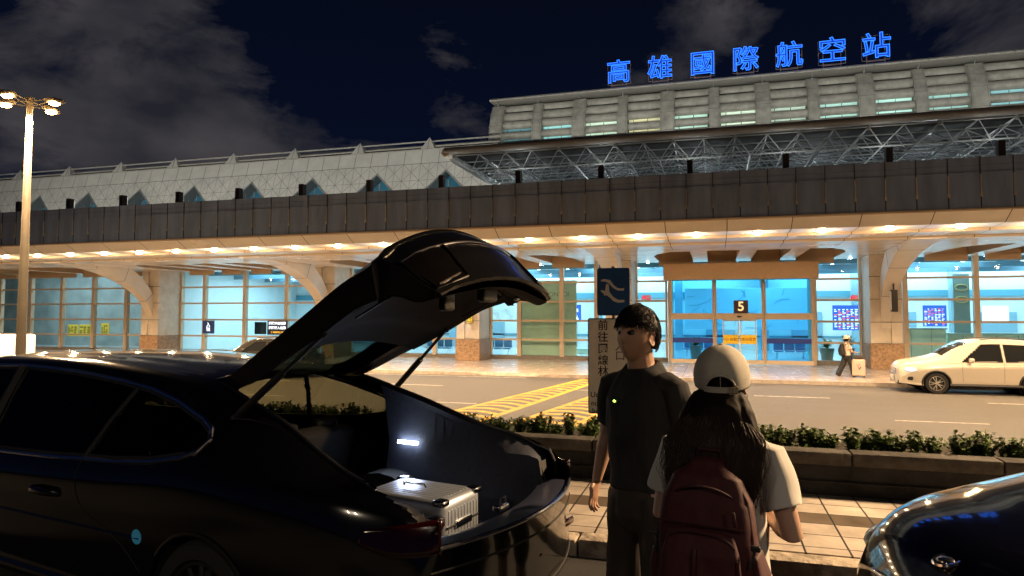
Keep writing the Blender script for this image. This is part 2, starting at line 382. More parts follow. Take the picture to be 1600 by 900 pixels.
o = und.build('ground_cover', leafm, smooth=0, fix=False); o['kind'] = 'stuff'; o['label'] = 'low green ground cover under the shrubs'

# ------------------------------------------------------------------ airport terminal
term = thing('airport_terminal', 'long airport terminal with glass front, grey fascia canopy and louvred upper hall', 'building', (0, 36, ZP))
cream = mat('cream_cladding', (.60, .53, .44), .42, var=.14, vscale=2.5, rvar=.1)
cream_s = mat('soffit_panel', (.80, .74, .66), .22, var=.07, vscale=.6, rvar=.08)
bronze = mat('beige_mullion', (.62, .50, .36), .4, metal=.2)
joint = mat('dark_joint', (.03, .027, .025), .8)
granite = mat('brown_granite', (.30, .19, .11), .5, var=.45, vscale=9, bump=.15, bscale=30)
fasc = mat('grey_fascia', (.24, .33, .54), .5, metal=.0, var=.22, vscale=2.2, rvar=.08, spec=.35, stretch=(1.2, 1, .18))
steelw = mat('pale_steel', (.30, .34, .36), .45, var=.15, vscale=3)
louv = mat('louvre_aluminium', (.38, .375, .34), .48, var=.28, vscale=2.2, rvar=.1)
wpan = mat('white_wall_panel', (.50, .50, .47), .55, var=.12, vscale=1.1)
gfac = glass('facade_glass', (.80, .95, .98), .03)
gdoor = glass('door_glass', (.38, .76, .93), .04)
GY = 35.7
PIERS = [-57.5, -45.4 + 0, -33.3, -21.1, -12.45, -4.5, 7.4, 19.4, 31.4]
PIERS = [-57.5, -33.3, -21.1, -12.45, -4.5, 7.4, 19.4, 31.4]
MUL = [-66, -63, -60, -54.2, -51.2, -48.1, -45.3, -42.5, -39.75, -37, -30.8, -27.8, -24.8, -18.1, -15.1, -10.13, -7.77, -5.9, 8.6, 11.5, 14.5, 17.5, 22.4, 25.4, 28.4]
ROWS = [.40, 1.42, 2.45, 3.47]
# glazing: one part per bay of glass between piers, mullion grid as its sub-part
def bays():
    xs = [-69] + PIERS + [40]
    for i in range(len(xs) - 1):
        a = xs[i] + .65; b = xs[i + 1] - .65
        if xs[i] == -4.5: yield (a, -2.25); yield (4.7, b)
        else: yield (a, b)
for a, b in bays():
    g = MB().add([(a, GY, -.45), (b, GY, -.45), (b, GY, 4.5), (a, GY, 4.5)], [(0, 1, 2, 3)]).build('window', gfac, term, smooth=0)
    mb = MB()
    for z in ROWS: mb.box(a, b, GY - .10, GY + .06, z - .05, z + .05)
    for x in [m for m in MUL if a < m < b]: mb.box(x - .11, x + .11, GY - .17, GY + .09, -.5, 4.55)
    mb.box(a, a + .1, GY - .12, GY + .08, -.45, 4.55); mb.box(b - .1, b, GY - .12, GY + .08, -.45, 4.55)
    mb.build('mullion', bronze, g, smooth=0, fix=False)
    MB().box(a, b, GY - .05, GY + .2, ZP, -.45).build('sill', mat('grey_sill', (.20, .18, .16), .6, var=.2), g, smooth=0)
# piers with granite plinths and curved canopy ribs
rounded = mat('rib_cladding', (.66, .60, .52), .35, var=.08, vscale=1)
for x in PIERS:
    mb = MB(); y0 = 33.8
    mb.box(x - .62, x + .62, y0 + .1, GY + .3, .46, 4.5, 0)
    for s in (-1, 1): mb.box(x + s * .42 - .22, x + s * .42 + .22, y0, y0 + .11, .46, 4.5, 0)
    for z in (.46, 1.42, 2.45, 3.47):
        mb.box(x - .645, x + .645, y0 - .003, y0 + .12, z - .012, z + .012, 1)
    p = mb.build('pier', [cream, joint], term, smooth=0, fix=False)
    MB().rbox(x, (y0 + GY) / 2 + .05, (ZP + .455) / 2, 1.36, GY - y0 + .22, .455 - ZP, .015, n=1).build('plinth', granite, p)
    if x == -12.45: continue
    mb = MB(); n = 18; ys = 33.85; zb = 1.15; zt = 4.46; ry = 6.6; vs = []
    for i in range(n + 1):
        t = math.pi / 2 * i / n; oy = ys - ry * (1 - math.cos(t)); oz = zb + (zt - zb) * math.sin(t)
        th = .30 + .75 * math.sin(t) ** .8; hw = .20 + .36 * (i / n) ** 1.2
        nx = Vector((0, math.cos(t) * (zt - zb), math.sin(t) * ry)).normalized()  # inward/up normal
        q = Vector((x, oy, oz)); inn = q + nx * th
        if inn.z > 4.62: inn = Vector((x, q.y + nx.y * th, 4.62))
        if inn.y > 33.95: inn.y = 33.95
        vs += [(x - hw, q.y, q.z), (x + hw, q.y, q.z), (x + hw, inn.y, max(inn.z, q.z + .02)), (x - hw, inn.y, max(inn.z, q.z + .02))]
    fs = []
    for i in range(n):
        for j in range(4): fs.append((i * 4 + j, i * 4 + (j + 1) % 4, (i + 1) * 4 + (j + 1) % 4, (i + 1) * 4 + j))
    fs += [(0, 1, 2, 3), tuple(n * 4 + j for j in range(4))]
    mb.add(vs, fs, 0)
    for i in (5, 10, 14):
        a = [Vector(v) for v in vs[i * 4:i * 4 + 4]]; c = sum(a, Vector()) / 4
        a2 = [c + (v - c) * 1.012 for v in a]; d = (Vector(vs[(i + 1) * 4]) - a[0]).normalized() * .02
        mb.add(a2 + [v + d for v in a2], [(0, 1, 2, 3), (4, 5, 6, 7)] + [(j, (j + 1) % 4, 4 + (j + 1) % 4, 4 + j) for j in range(4)], 1)
    mb.build('rib', [rounded, joint], p, smooth=30)
# loudspeakers hung from two ribs
for x, z in ((7.4, 2.35), (-45.6, 3.0)):
    r = thing('column_speaker', 'black and grey column loudspeaker hung under the arched rib ' + ('of the right pier' if x > 0 else 'at the far left'), 'loudspeaker', (x + .05, 32.6, z - .4), 'loudspeakers under the canopy')
    MB().rbox(x + .05, 32.6, z, .26, .24, .95, .03).build('housing', mat('black_plastic', (.02, .02, .02), .4), r)
    MB().rbox(x - .1, 32.55, z, .06, .2, .8, .02).build('grille', mat('pale_grille', (.5, .47, .42), .5), r)
    MB().tube([(x + .05, 32.6, z + .48), (x + .05, 32.62, z + .9), (x + .05, 32.95, z + .95)], .035).build('bracket', MATS['black_plastic'], r)

# entrance portal: header box, curved frames, tinted glass, sliding doors
ent = MB()
ent.rbox(1.2, 34.95, 3.86, 7.1, 1.25, .80, .02, n=1)
entr = ent.build('entrance_portal', mat('header_panel', (.50, .34, .20), .45, var=.06), term)
mb = MB()
for x in (-2.05, .06, 2.32, 4.5):
    mb.loft([((x, 34.55, -.60), .10, .10), ((x, 34.5, 2.6), .10, .10), ((x, 34.62, 3.2), .10, .10), ((x, 34.9, 3.5), .10, .10)], n=4, cap=False)
mb.box(-2.05, 4.5, 34.46, 34.66, 1.52, 1.82); mb.box(-2.05, 4.5, 34.48, 34.66, -.62, -.42)
mb.box(-2.15, -1.95, 34.6, 35.8, -.6, 3.45); mb.box(4.4, 4.6, 34.6, 35.8, -.6, 3.45)
mb.build('door_frame', bronze, entr, smooth=0, fix=False)
mb = MB()
for a, b in ((-1.94, -.04), (.16, 2.22), (2.42, 4.4)):
    mb.box(a, b, 34.56, 34.57, 1.82, 3.46)
for a, b in ((-1.94, -.04), (2.42, 4.4)): mb.box(a, b, 34.56, 34.57, -.42, 1.52)
mb.box(.16, .42, 34.56, 34.57, -.42, 1.52); mb.box(2.0, 2.22, 34.56, 34.57, -.42, 1.52)
mb.build('tinted_glass', gdoor, entr, smooth=0, fix=False)
for a, b in ((.44, 1.18), (1.24, 1.98)):
    d = MB().box(a, b, 34.6, 34.61, -.5, 1.50).build('sliding_door', glass('clear_glass', (.75, .93, .98), .03), term, smooth=0)
    m2 = MB()
    for q in ((a, a + .05, -.55, 1.52), (b - .05, b, -.55, 1.52), (a, b, -.6, -.48), (a, b, 1.44, 1.52)): m2.box(q[0], q[1], 34.585, 34.625, q[2], q[3])
    m2.build('leaf_frame', mat('grey_aluminium', (.6, .62, .64), .35, metal=.6), d, smooth=0, fix=False)
    m2 = MB().box(a, b, 34.575, 34.58, .34, .78); s = m2.build('warning_band', mat('yellow_band', (.80, .50, .02), .6, emit=(.9, .5, .02), estr=.12), d, smooth=0)
    t = MB().mesh(text_mesh('小心 自動門' if a < 1 else '請勿倚靠', .17, .001), Matrix.Translation(((a + b) / 2, 34.572, .55)) @ FACE); t.build('lettering', mat('dark_red_ink', (.25, .02, .01), .6), s, smooth=0, fix=False)
for a, b in ((-1.94, -.04), (2.42, 4.4)): MB().box(a, b, 34.545, 34.55, .38, .62).build('blue_stripe', mat('blue_film', (.01, .04, .30), .5), entr, smooth=0, fix=False)
sg = MB().rbox(1.28, 34.40, 2.13, .66, .05, .62, .01, n=1).build('number_sign', mat('maroon_sign', (.055, .025, .035), .5), entr)
MB().mesh(text_mesh('5', .62, .006, .012), Matrix.Translation((1.28, 34.37, 2.13)) @ FACE).build('number', mat('cream_number', (.9, .75, .40), .5, emit=(.9, .7, .35), estr=.6), sg, smooth=0, fix=False)
MB().ell((1.2, 34.45, 1.66), (.12, .04, .04)).build('door_sensor', MATS['black_plastic'], entr)

# drop-off canopy (a part of the terminal): fascia, cream soffit, downlights
X0, X1 = -72, 40
PROF = [(24.0, 5.03), (24.06, 4.98), (24.62, 4.66), (25.62, 4.63), (25.66, 4.74), (25.80, 4.74), (25.86, 4.56), (26.95, 4.54), (27.0, 4.64), (27.2, 4.64), (27.26, 4.47), (28.9, 4.45)]
mb = MB(); vs = [(x, y, z) for x in (X0, X1) for (y, z) in PROF]; k = len(PROF)
for i in range(k - 1):
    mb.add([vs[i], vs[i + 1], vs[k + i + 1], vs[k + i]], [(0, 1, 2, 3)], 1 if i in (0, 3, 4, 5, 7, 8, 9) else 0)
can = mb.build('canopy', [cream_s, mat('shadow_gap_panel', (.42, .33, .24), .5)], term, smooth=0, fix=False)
# rear soffit with coffers between beams
mb = MB(); zc = 4.45; ya, yb_ = 28.9, 35.2
def quad(x0, x1, y0, y1, z, mi=0): mb.add([(x0, y0, z), (x1, y0, z), (x1, y1, z), (x0, y1, z)], [(0, 1, 2, 3)], mi)
cof = []
ps = [-72] + PIERS + [43]
for i in range(len(ps) - 1):
    a, b = ps[i] + 1.9, ps[i + 1] - 1.9
    if b - a < 1.5: continue
    nb = 4 if b - a > 6 else 2; wb = (b - a) / nb
    for j in range(nb):
        cof.append((a + j * wb + (.35 if j else 0), a + (j + 1) * wb - (.35 if j < nb - 1 else 0), j == 0, j == nb - 1))
x = X0
for (a, b, L_, R_) in cof:
    quad(x, a, ya, 35.9, zc); quad(a, b, 34.9, 35.9, zc); quad(a, b, ya, 29.8, zc)
    c = .9; za = 5.6
    pl = [(a + (c if L_ else 0), 29.8), (b - (c if R_ else 0), 29.8)] + ([(b - .25, 30.8)] if R_ else []) + [(b, 32.0 if R_ else 29.8), (b, 34.9), (a, 34.9), (a, 32.0 if L_ else 29.8)] + ([(a + .25, 30.8)] if L_ else [])
    pp = [];
    for q in pl:
        if q not in pp: pp.append(q)
    pl = pp; n = len(pl)
    mb.add([(p[0], p[1], zc) for p in pl] + [(p[0], p[1], za) for p in pl], [(i, (i + 1) % n, n + (i + 1) % n, n + i) for i in range(n)] + [tuple(range(n, 2 * n))], 1)
    if L_: mb.add([(a, 29.8, zc), (a + c, 29.8, zc), (a + .25, 30.8, zc), (a, 32.0, zc)], [(0, 1, 2, 3)], 0)
    if R_: mb.add([(b, 29.8, zc), (b - c, 29.8, zc), (b - .25, 30.8, zc), (b, 32.0, zc)], [(0, 1, 2, 3)], 0)
    x = b
quad(x, X1, ya, 35.9, zc)
for (a, b, L_, R_) in cof: mb.box(a, b, 34.9, 35.06, 4.20, 4.449, 1)
mb.build('soffit', [cream_s, mat('coffer_lining', (.48, .36, .24), .5)], can, smooth=0, fix=False)
# panel joints across the cream profile
mb = MB()
LX = [-8.84 + 2.075 * i for i in range(-29, 24)]
for x in LX:
    xx = x + 1.04
    for i in range(k - 1):
        (y0, z0), (y1, z1) = PROF[i], PROF[i + 1]
        mb.add([(xx - .012, y0 - .002, z0 - .003), (xx + .012, y0 - .002, z0 - .003), (xx + .012, y1 - .002, z1 - .003), (xx - .012, y1 - .002, z1 - .003)], [(0, 1, 2, 3)])
for y in (28.6,): mb.add([(X0, y, zc - .003), (X1, y, zc - .003), (X1, y + .02, zc - .003), (X0, y + .02, zc - .003)], [(0, 1, 2, 3)])
mb.build('panel_joint', joint, can, smooth=0, fix=False)
# grey fascia: panels, horizontal joints, bright seams
mb = MB(); mb.box(X0, X1, 24.0, 24.5, 5.03, 6.18, 0); mb.box(X0, X1, 24.035, 24.5, 6.19, 6.40, 0); mb.box(X0, X1, 24.02, 24.6, 6.41, 6.64, 0)
mb.box(X0, X1, 24.05, 24.48, 6.1, 6.62, 1)
mb.box(X0, X1, 24.5, 35.9, 6.3, 6.42, 1)
fa = mb.build('fascia', [fasc, joint], can, smooth=0, fix=False)
mb = MB(); mc = MB(); x = -8.75 - .88 * 72
while x < X1:
    mb.box(x - .014, x + .014, 23.985, 24.0, 5.03, 6.64)
    mc.box(x - .03, x + .03, 23.93, 23.984, 5.40, 5.52); mc.box(x - .012, x + .012, 23.95, 23.984, 5.5, 6.1)
    x += .88
mb.build('seam', mat('seam_dark', (.035, .034, .034), .6), fa, smooth=0, fix=False)
mc.build('seam_clip', mat('seam_metal', (.55, .50, .42), .35, metal=.3), fa, smooth=0, fix=False)
MB().box(X0, X1, 23.96, 24.0, 5.0, 5.05).build('drip_edge', mat('drip_cream', (.55, .45, .33), .4), fa, smooth=0)
# downlights: recessed ring, glowing lens, a real lamp
emw = mat('lamp_lens', (1, .8, .5), .5, emit=(1, .70, .36), estr=60)
trim = mat('downlight_trim', (.5, .45, .4), .4)
rng_ = [x for x in LX if -46 < x < 30]
ring = MB(); 
pts = [(.19 * math.cos(a), .19 * math.sin(a), 0) for a in np.linspace(0, 2 * math.pi, 20, endpoint=False)]
for i, x in enumerate(rng_):
    m = MB(); m.tube([(x + p[0], 25.12 + p[1], 4.635) for p in pts], .02, 6, closed=True, cap=False)
    d = m.build('downlight', trim, can)
    MB().ell((x, 25.12, 4.61), (.155, .155, .05), nu=14, nv=6).build('lens', emw, d)
    lamp('lamp', 'SPOT', (x, 25.12, 4.55), P_DOWN * 1.15, WARM, d, .08, rot=(0, 0, -1), spot=R(152), blend=.35)
    lamp('glow', 'POINT', (x, 25.12, 4.47), P_DOWN * .075, WARM, d, .06)
for x in [-7.0 + 1.9 * i for i in range(-5, 13)]:
    m = MB().ell((x, 35.4, 4.43), (.06, .06, .02), nu=10, nv=5)
    d = m.build('small_downlight', mat('cool_lens', (1, 1, 1), .5, emit=(.8, .92, 1), estr=30), can)
# floodlight boxes along the canopy roof, lighting the walls behind
bxm = mat('flood_brown', (.035, .022, .016), .5)
for i in range(-17, 10):
    x = -.72 + 3.19 * i
    if x < -50 or x > 20: continue
    m = MB().rbox(x, 24.9, 7.02, .20, .30, .54, .015, n=1); m.box(x - .03, x + .03, 24.85, 24.95, 6.4, 6.75)
    d = m.build('floodlight', bxm, can)
    MB().box(x - .08, x + .08, 25.052, 25.058, 6.82, 7.22).build('lens', mat('flood_lens', (1, 1, 1), .3, emit=(1, .95, .8), estr=3), d, smooth=0)
    lamp('lamp', 'AREA', (x, 25.09, 7.03), P_FLOOD * (1 if x < -11 else .07), (1, .95, .84), d, (.15, .36), rot=(0, 1, .30))

# white triangulated roof wall (left) with triangular windows
C = 1.15
def dw(x, r):  # r metres up the slope
    z = 6.6 + r * .956; return (x, 36.6 + (r) * .29, z)
tri_c = [-42.94 + 4.6 * k_ for k_ in range(-6, 9)]
H = 5.55; top = H - .95; nr = 4
mb = MB(); jn = MB(); x_start = tri_c[0] - 4.6 - C / 2; ncol = int((-3.2 - x_start) / C)
apexr = top - C * .5
def inwin(x, r):
    return any(abs(x - c) < (apexr - r) - 1e-6 for c in tri_c) and r < apexr
def jl(x0, r0, x1, r1, w=.022):
    p, q = Vector(dw(x0, r0)), Vector(dw(x1, r1)); d = (q - p).normalized(); nn = Vector((0, -.956, .29)); s = d.cross(nn) * w; e = nn * .006
    jn.add([p - s + e, q - s + e, q + s + e, p + s + e], [(0, 1, 2, 3)])
for i in range(ncol):
    xa = x_start + i * C; xb = xa + C
    mb.add([dw(xa, top), dw(xb, top), dw(xb, H), dw(xa, H)], [(0, 1, 2, 3)]); jl(xa, top, xa, H); jl(xa, top, xb, top)
    for j in range(nr):
        r1 = top - j * C; r0 = r1 - C; xc = (xa + xb) / 2; rc_ = (r0 + r1) / 2
        T = [((xa, r1), (xb, r1)), ((xb, r1), (xb, r0)), ((xb, r0), (xa, r0)), ((xa, r0), (xa, r1))]
        for (p, q) in T:
            cx_ = (p[0] + q[0] + xc) / 3; cr = (p[1] + q[1] + rc_) / 3
            if not inwin(cx_, cr): mb.add([dw(*p), dw(*q), dw(xc, rc_)], [(0, 1, 2)])
        for (p, q) in (((xa, r1), (xc, rc_)), ((xb, r1), (xc, rc_)), ((xa, r0), (xc, rc_)), ((xb, r0), (xc, rc_)), ((xa, r0), (xa, r1)), ((xa, r0), (xb, r0)), ((xc, r0), (xc, rc_)), ((xc, rc_), (xc, r1))):
            mx_, mr_ = (p[0] + q[0]) / 2, (p[1] + q[1]) / 2
            if not (inwin(mx_ + .01, mr_) or inwin(mx_ - .01, mr_)): jl(*p, *q, w=.013)
dg = mb.build('triangulated_wall', wpan, term, smooth=0, fix=False)
jn.build('panel_joint', mat('joint_grey', (.20, .20, .19), .8), dg, smooth=0, fix=False)
for c in tri_c:
    b0 = apexr - 3.0
    A, B_, T_ = Vector(dw(c - 3.0, b0)), Vector(dw(c + 3.0, b0)), Vector(dw(c, apexr)); back = Vector((0, 1.1, 0))
    fr = MB().add([A, B_, T_, A + back, B_ + back, T_ + back], [(0, 2, 5, 3), (1, 4, 5, 2)])
    for p, q in ((A, T_), (B_, T_)): fr.tube([p, q], .06, 4)
    f = fr.build('dormer_window', mat('dormer_frame', (.17, .18, .18), .5), term, smooth=0, fix=False)
    MB().add([A + back, B_ + back, T_ + back], [(0, 1, 2)]).build('pane', mat('dusk_glass', (.03, .10, .14), .1, var=.3, vscale=.6, emit=(.05, .22, .32), estr=.16), f, smooth=0, fix=False)
    m = MB()
    for f_ in (-.55, .1): m.tube([(c + f_, A.y + 1.0, A.z), (c + f_, A.y + 1.0, A.z + 2.4 * .956 + (0 if f_ > 0 else -.2))], .035, 4)
    m.tube([(c - 1.8, A.y + .98, A.z + .9), (c + 1.8, A.y + .98, A.z + .9)], .03, 4)
    m.build('glazing_bar', MATS['dormer_frame'], f, smooth=0, fix=False)
ztop = dw(0, H)[2]; ytop = dw(0, H)[1]
mb = MB(); mb.box(x_start, -12.2, ytop - .02, ytop + 3, ztop - .02, ztop + .06, 0); mb.box(x_start, -12.2, ytop + .5, ytop + .6, ztop, ztop + .42, 1); mb.box(x_start, -3.2, 38.9, 39.1, 6, ztop, 1)
for zz in (.30, .62): mb.tube([(x_start, ytop + .42, ztop + zz), (-12.2, ytop + .42, ztop + zz)], .05, 6, 0)
mb.build('roof_parapet', [mat('parapet_pale', (.36, .35, .32), .6, var=.2), mat('parapet_dark', (.05, .05, .05), .7)], term, smooth=0, fix=False)
for i in range(-5, 8):
    x = -45.85 + 4.84 * i + .0
    if x > -13: continue
    m = MB(); z0 = ztop + .05; y0 = ytop + .1
    b = [(x - .5, y0, z0), (x + .5, y0, z0), (x + .5, y0 + .9, z0), (x - .5, y0 + .9, z0), (x, y0 + .35, z0 + .85)]
    m.add(b, [(0, 1, 4), (1, 2, 4), (2, 3, 4), (3, 0, 4), (0, 3, 2, 1)])
    p = m.build('roof_pyramid', wpan, term, smooth=0)
    MB().tube([Vector(b[0]).lerp(Vector(b[1]), .5) + Vector((0, -.01, 0)), Vector(b[4]) + Vector((0, -.01, 0))], .015, 4).build('ridge', MATS['joint_grey'], p)

# upper hall: stacked horizontal tubes between curved ribs, windows behind
UX0 = -12.92; RS = 2.63
def hp(z):  # outer curve of the hall front
    t = max(0, (z - 12.3)) / 2.9; return 40.0 + 1.0 * t ** 2.2
ribx = [UX0 + RS * i for i in range(0, 17)]
ZT = [8.7, 9.25, 9.8, 10.4, 11.0, 11.65, 12.33, 12.93, 13.63, 14.20, 14.76]
TR = [.28, .28, .28, .29, .30, .30, .235, .240, .265, .28, .27]
wi = MB().box(UX0, ribx[-1], 40.75, 40.85, 7.4, 14.9, 0)
uh = wi.build('upper_hall', mat('hall_dark', (.04, .05, .05), .5), term, smooth=0)
for i in range(len(ribx) - 1):
    m = MB()
    for zt, tr in zip(ZT, TR):
        xa, xb = ribx[i] + (.30), ribx[i + 1] - .30; y = hp(zt) + .25
        m.tube([(xa, y, zt), (xb, y, zt)], tr, 14)
    m.build('louvre_bank', louv, term, smooth=40)
    cseg = [(.36, .62), (.66, 1.45), (1.49, 2.25)]
    col = [(.25, .55, .65), (.45, .95, .95), (.75, 1, .80), (1, 1, .62), (.65, 1, .85), (.80, 1, .80), (.75, 1, .85), (.60, 1, .90), (.60, 1, .9), (.55, .95, .9), (.35, .7, .75)][min(i, 10)]
    for z in (12.63, 13.28):
        for a, b in cseg: MB().box(ribx[i] + a, ribx[i] + b, 40.44, 40.48, z - .15, z + .15).build('clerestory_window', mat('clerestory_%d' % min(i, 10), col, .3, emit=col, estr=.05 if i == 0 else .15 + .09 * ((i * 7) % 3)), uh, smooth=0, fix=False)
for i, x in enumerate(ribx):
    hw = .40 if i % 2 == 0 else .29; m = MB(); zs = list(np.linspace(7.6, 15.0, 22)); vs = []
    for z in zs:
        y = hp(z) - (.22 if i % 2 == 0 else .14)
        vs += [(x - hw, y, z), (x + hw, y, z), (x + hw, y + .9, z - .0), (x - hw, y + .9, z)]
    n = len(zs)
    m.add(vs, [(a * 4 + j, a * 4 + (j + 1) % 4, a * 4 + 4 + (j + 1) % 4, a * 4 + 4 + j) for a in range(n - 1) for j in range(4)] + [(0, 3, 2, 1), tuple((n - 1) * 4 + j for j in range(4))], 0)
    r = m.build('hall_rib', [louv], term, smooth=30)
    m = MB()
    for z in (9.2, 10.3, 11.4, 12.45, 13.55, 14.3):
        y = hp(z) - (.22 if i % 2 == 0 else .14) - .004; m.box(x - hw, x + hw, y, y + .02, z - .012, z + .012)
    for s in (-1, 1):
        m.tube([(x + s * (hw - .06), hp(z) - (.226 if i % 2 == 0 else .146), z) for z in zs], .008, 4)
    m.build('rib_joint', MATS['joint_grey'], r, smooth=0, fix=False)
# end wall and roof of the hall
pr = [(hp(z), z) for z in np.linspace(7.6, 15.0, 16)] + [(60, 17.6), (60, 7.6)]
MB().prism(pr, 'x', UX0 - .02, UX0 + .2).build('end_wall', louv, term, smooth=0)
m = MB(); rp = [(39.85, 15.10), (39.8, 15.16), (39.88, 15.25), (42, 15.75), (48, 16.7), (60, 17.6), (60, 17.4), (48, 16.4), (42, 15.45), (41.3, 15.14)]
m.prism(rp, 'x', UX0 - .35, ribx[-1] + .5)
rf = m.build('hall_roof', mat('roof_edge', (.42, .41, .38), .5, var=.15), term, smooth=30)
m = MB()
for x in np.arange(UX0 + .6, ribx[-1], 1.3): m.box(x - .01, x + .01, 39.79, 39.86, 15.09, 15.24)
m.build('edge_joint', MATS['joint_grey'], rf, smooth=0, fix=False)
m = MB()
for x in ribx: m.tube([(x, 40.9, 14.8), (x, 40.2, 15.16)], .035, 6)
m.build('roof_bracket', steelw, rf, smooth=0, fix=False)

# space frame canopy in front of the hall
sf = MB(); TX0, TX1, TY0, TY1, TZ = -10.3, 32, 25.3, 38.6, 8.15
dx, dy, dp = 1.08, 1.25, .55
nx_, ny_ = int((TX1 - TX0) / dx), int((TY1 - TY0) / dy)
def tn(i, j): return Vector((TX0 + .35 + i * dx, TY0 + j * dy, TZ))
def bn(i, j): return Vector((TX0 + .35 + (i + .5) * dx, TY0 + (j + .5) * dy, TZ - dp))
def rod(a, b, r): sf.tube([a, b], r, 5, cap=False)
for i in range(nx_ + 1):
    for j in range(ny_ + 1):
        if i < nx_: rod(tn(i, j), tn(i + 1, j), .026)
        if j < ny_: rod(tn(i, j), tn(i, j + 1), .023)
        if i < nx_ and j < ny_:
            for a, b in ((0, 0), (1, 0), (0, 1), (1, 1)): rod(bn(i, j), tn(i + a, j + b), .018)
            if i < nx_ - 1: rod(bn(i, j), bn(i + 1, j), .030 if j % 2 == 0 else .022)
            if j < ny_ - 1: rod(bn(i, j), bn(i, j + 1), .034 if i % 2 == 0 else .02)
        if i % 2 == 0 and j < ny_: sf.tube([tn(i, j) + Vector((0, 0, .06)), tn(i, j) - Vector((0, 0, .1))], .055, 6)
spf = sf.build('space_frame', steelw, term, smooth=40, fix=False)
m = MB(); m.box(TX0, TX1, TY0 + .25, TY1, TZ + .14, TZ + .20)
m.build('frame_roof', mat('frame_roof_dark', (.008, .010, .012), .8), spf, smooth=0)
m = MB(); m.tube([(TX0, TY0 - .05, TZ + .2), (TX1, TY0 - .05, TZ + .2)], .15, 12); m.build('gutter_pipe', mat('gutter_pale', (.30, .31, .31), .4, var=.1), spf, smooth=40)
m = MB(); m.loft([((TX0 + .05, TY0 - .1, TZ + .12), .05, .09), ((TX0 + .05, TY0 + .8, TZ + .10), .16, .20), ((TX0 + .05, TY1, TZ + .05), .16, .22)], n=12); m.build('edge_beam', mat('edge_beam', (.22, .22, .21), .5), spf, smooth=40)
m = MB(); m.tube([(TX0 + .05, TY0 - .16, TZ + .14), (TX0 + .05, TY0 + .35, TZ + .13)], .17, 12); m.build('edge_cap', cream, spf, smooth=40)

for i in range(9):
    x = -9 + 4.4 * i; m = MB(); m.rbox(x, 28.5, TZ + .52, .5, .25, .35, .02, n=1); m.box(x - .05, x + .05, 28.45, 28.6, TZ + .2, TZ + .4)
    d = m.build('added_hall_flood', bxm, spf); lamp('lamp', 'AREA', (x, 28.66, TZ + .56), P_FLOOD * .95, (1, .97, .86), d, (.45, .3), rot=(0, 1, .36))  # floodlights added out of sight on the frame roof to brighten the hall
    m = MB(); m.rbox(x, 31.5, 6.52, .5, .35, .2, .02, n=1); d = m.build('added_frame_uplight', bxm, spf); lamp('lamp', 'AREA', (x, 31.5, 6.65), P_FLOOD * .36, (.85, .95, 1), d, (.4, .3), rot=(0, -.25, 1))  # hidden uplights added to light the rods evenly from below
# hall windows behind the space frame, terminal back mass
MB().box(-12.6, 36, 39.3, 39.5, 5, 8.0).build('upper_wall', mat('upper_wall_dark', (.05, .06, .07), .5), term, smooth=0)

# interior
inn = mat('interior_wall', (.72, .80, .82), .5, var=.06, vscale=.5)
flo = mat('interior_floor', (.50, .55, .55), .18)
m = MB(); m.box(-33.3, 40, 49, 49.2, ZP, 5.4, 0); m.box(-33.4, -33.2, 36, 49, ZP, 5.4, 0)
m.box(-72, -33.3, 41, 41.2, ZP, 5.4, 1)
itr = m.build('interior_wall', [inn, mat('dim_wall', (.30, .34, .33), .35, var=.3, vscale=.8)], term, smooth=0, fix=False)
MB().box(-72, 40, 35.95, 49, ZP - .1, ZP + .02).build('interior_floor', flo, term, smooth=0)
m = MB(); m.box(-72, 40, 36.0, 49, 5.4, 5.5)
for x in np.arange(-32, 38, 5.2):
    for y in (38.5, 42.5): m.prism([(x, 4.9), (x + 3.2, 4.75), (x + 3.8, 4.95), (x + .5, 5.1)], 'y', y, y + 2.6)
icl = m.build('interior_ceiling', mat('ceiling_white', (.75, .8, .82), .4), term, smooth=0, fix=False)
m = MB()
for y, z in ((38.0, 4.35), (41.0, 4.25), (44.5, 4.2)): m.box(-33, 40, y, y + .12, z, z + .28)
for x in np.arange(-31, 38, 4.6): m.box(x, x + .10, 36.4, 49, 4.5, 4.7)
m.build('ceiling_beam', mat('beam_blue', (.12, .26, .36), .4), icl, smooth=0, fix=False)
m = MB()
for x in np.arange(-30, 38, 5.5): m.box(x, x + .5, 47.6, 48.1, ZP, 5.4); m.box(x + 2.0, x + 3.9, 48.85, 48.99, -.5, 1.9)
m.build('hall_column', mat('column_blue', (.25, .42, .52), .35), itr, smooth=0, fix=False)
m = MB(); m.box(-33.1, 40, 48.8, 48.98, 2.9, 3.3); m.box(-33.1, 40, 48.85, 48.99, .2, .32)
m.build('wall_stripe', mat('stripe_teal', (.10, .30, .40), .4), itr, smooth=0, fix=False)
m = MB(); rnd = random.Random(5)
for x in np.arange(-32, 38, 2.3):
    for y in (37.2, 40.3, 43.8, 47): m.ell((x + rnd.uniform(-.5, .5), y, 4.72), (.10, .10, .04), nu=8, nv=5)
m.build('ceiling_spot', mat('ceiling_spot', (1, 1, 1), .4, emit=(.8, .95, 1), estr=14), icl, smooth=40, fix=False)
for x in (-29, -21, -13, -5, 3, 11, 19, 27): lamp('hall_lamp', 'AREA', (x, 41.5, 4.65), P_HALL, COOL, icl, (5, 7), rot=(0, 0, -1))
for x in (-12, -2, 8, 16): lamp('hall_lamp', 'AREA', (x, 47.6, 4.6), P_HALL * .4, COOL, icl, (8, 2), rot=(0, .6, -1))
lamp('dim_lamp', 'AREA', (-44, 37.5, 4.9), P_HALL * .8, (.7, .9, 1), icl, (12, 2), rot=(0, .3, -1))
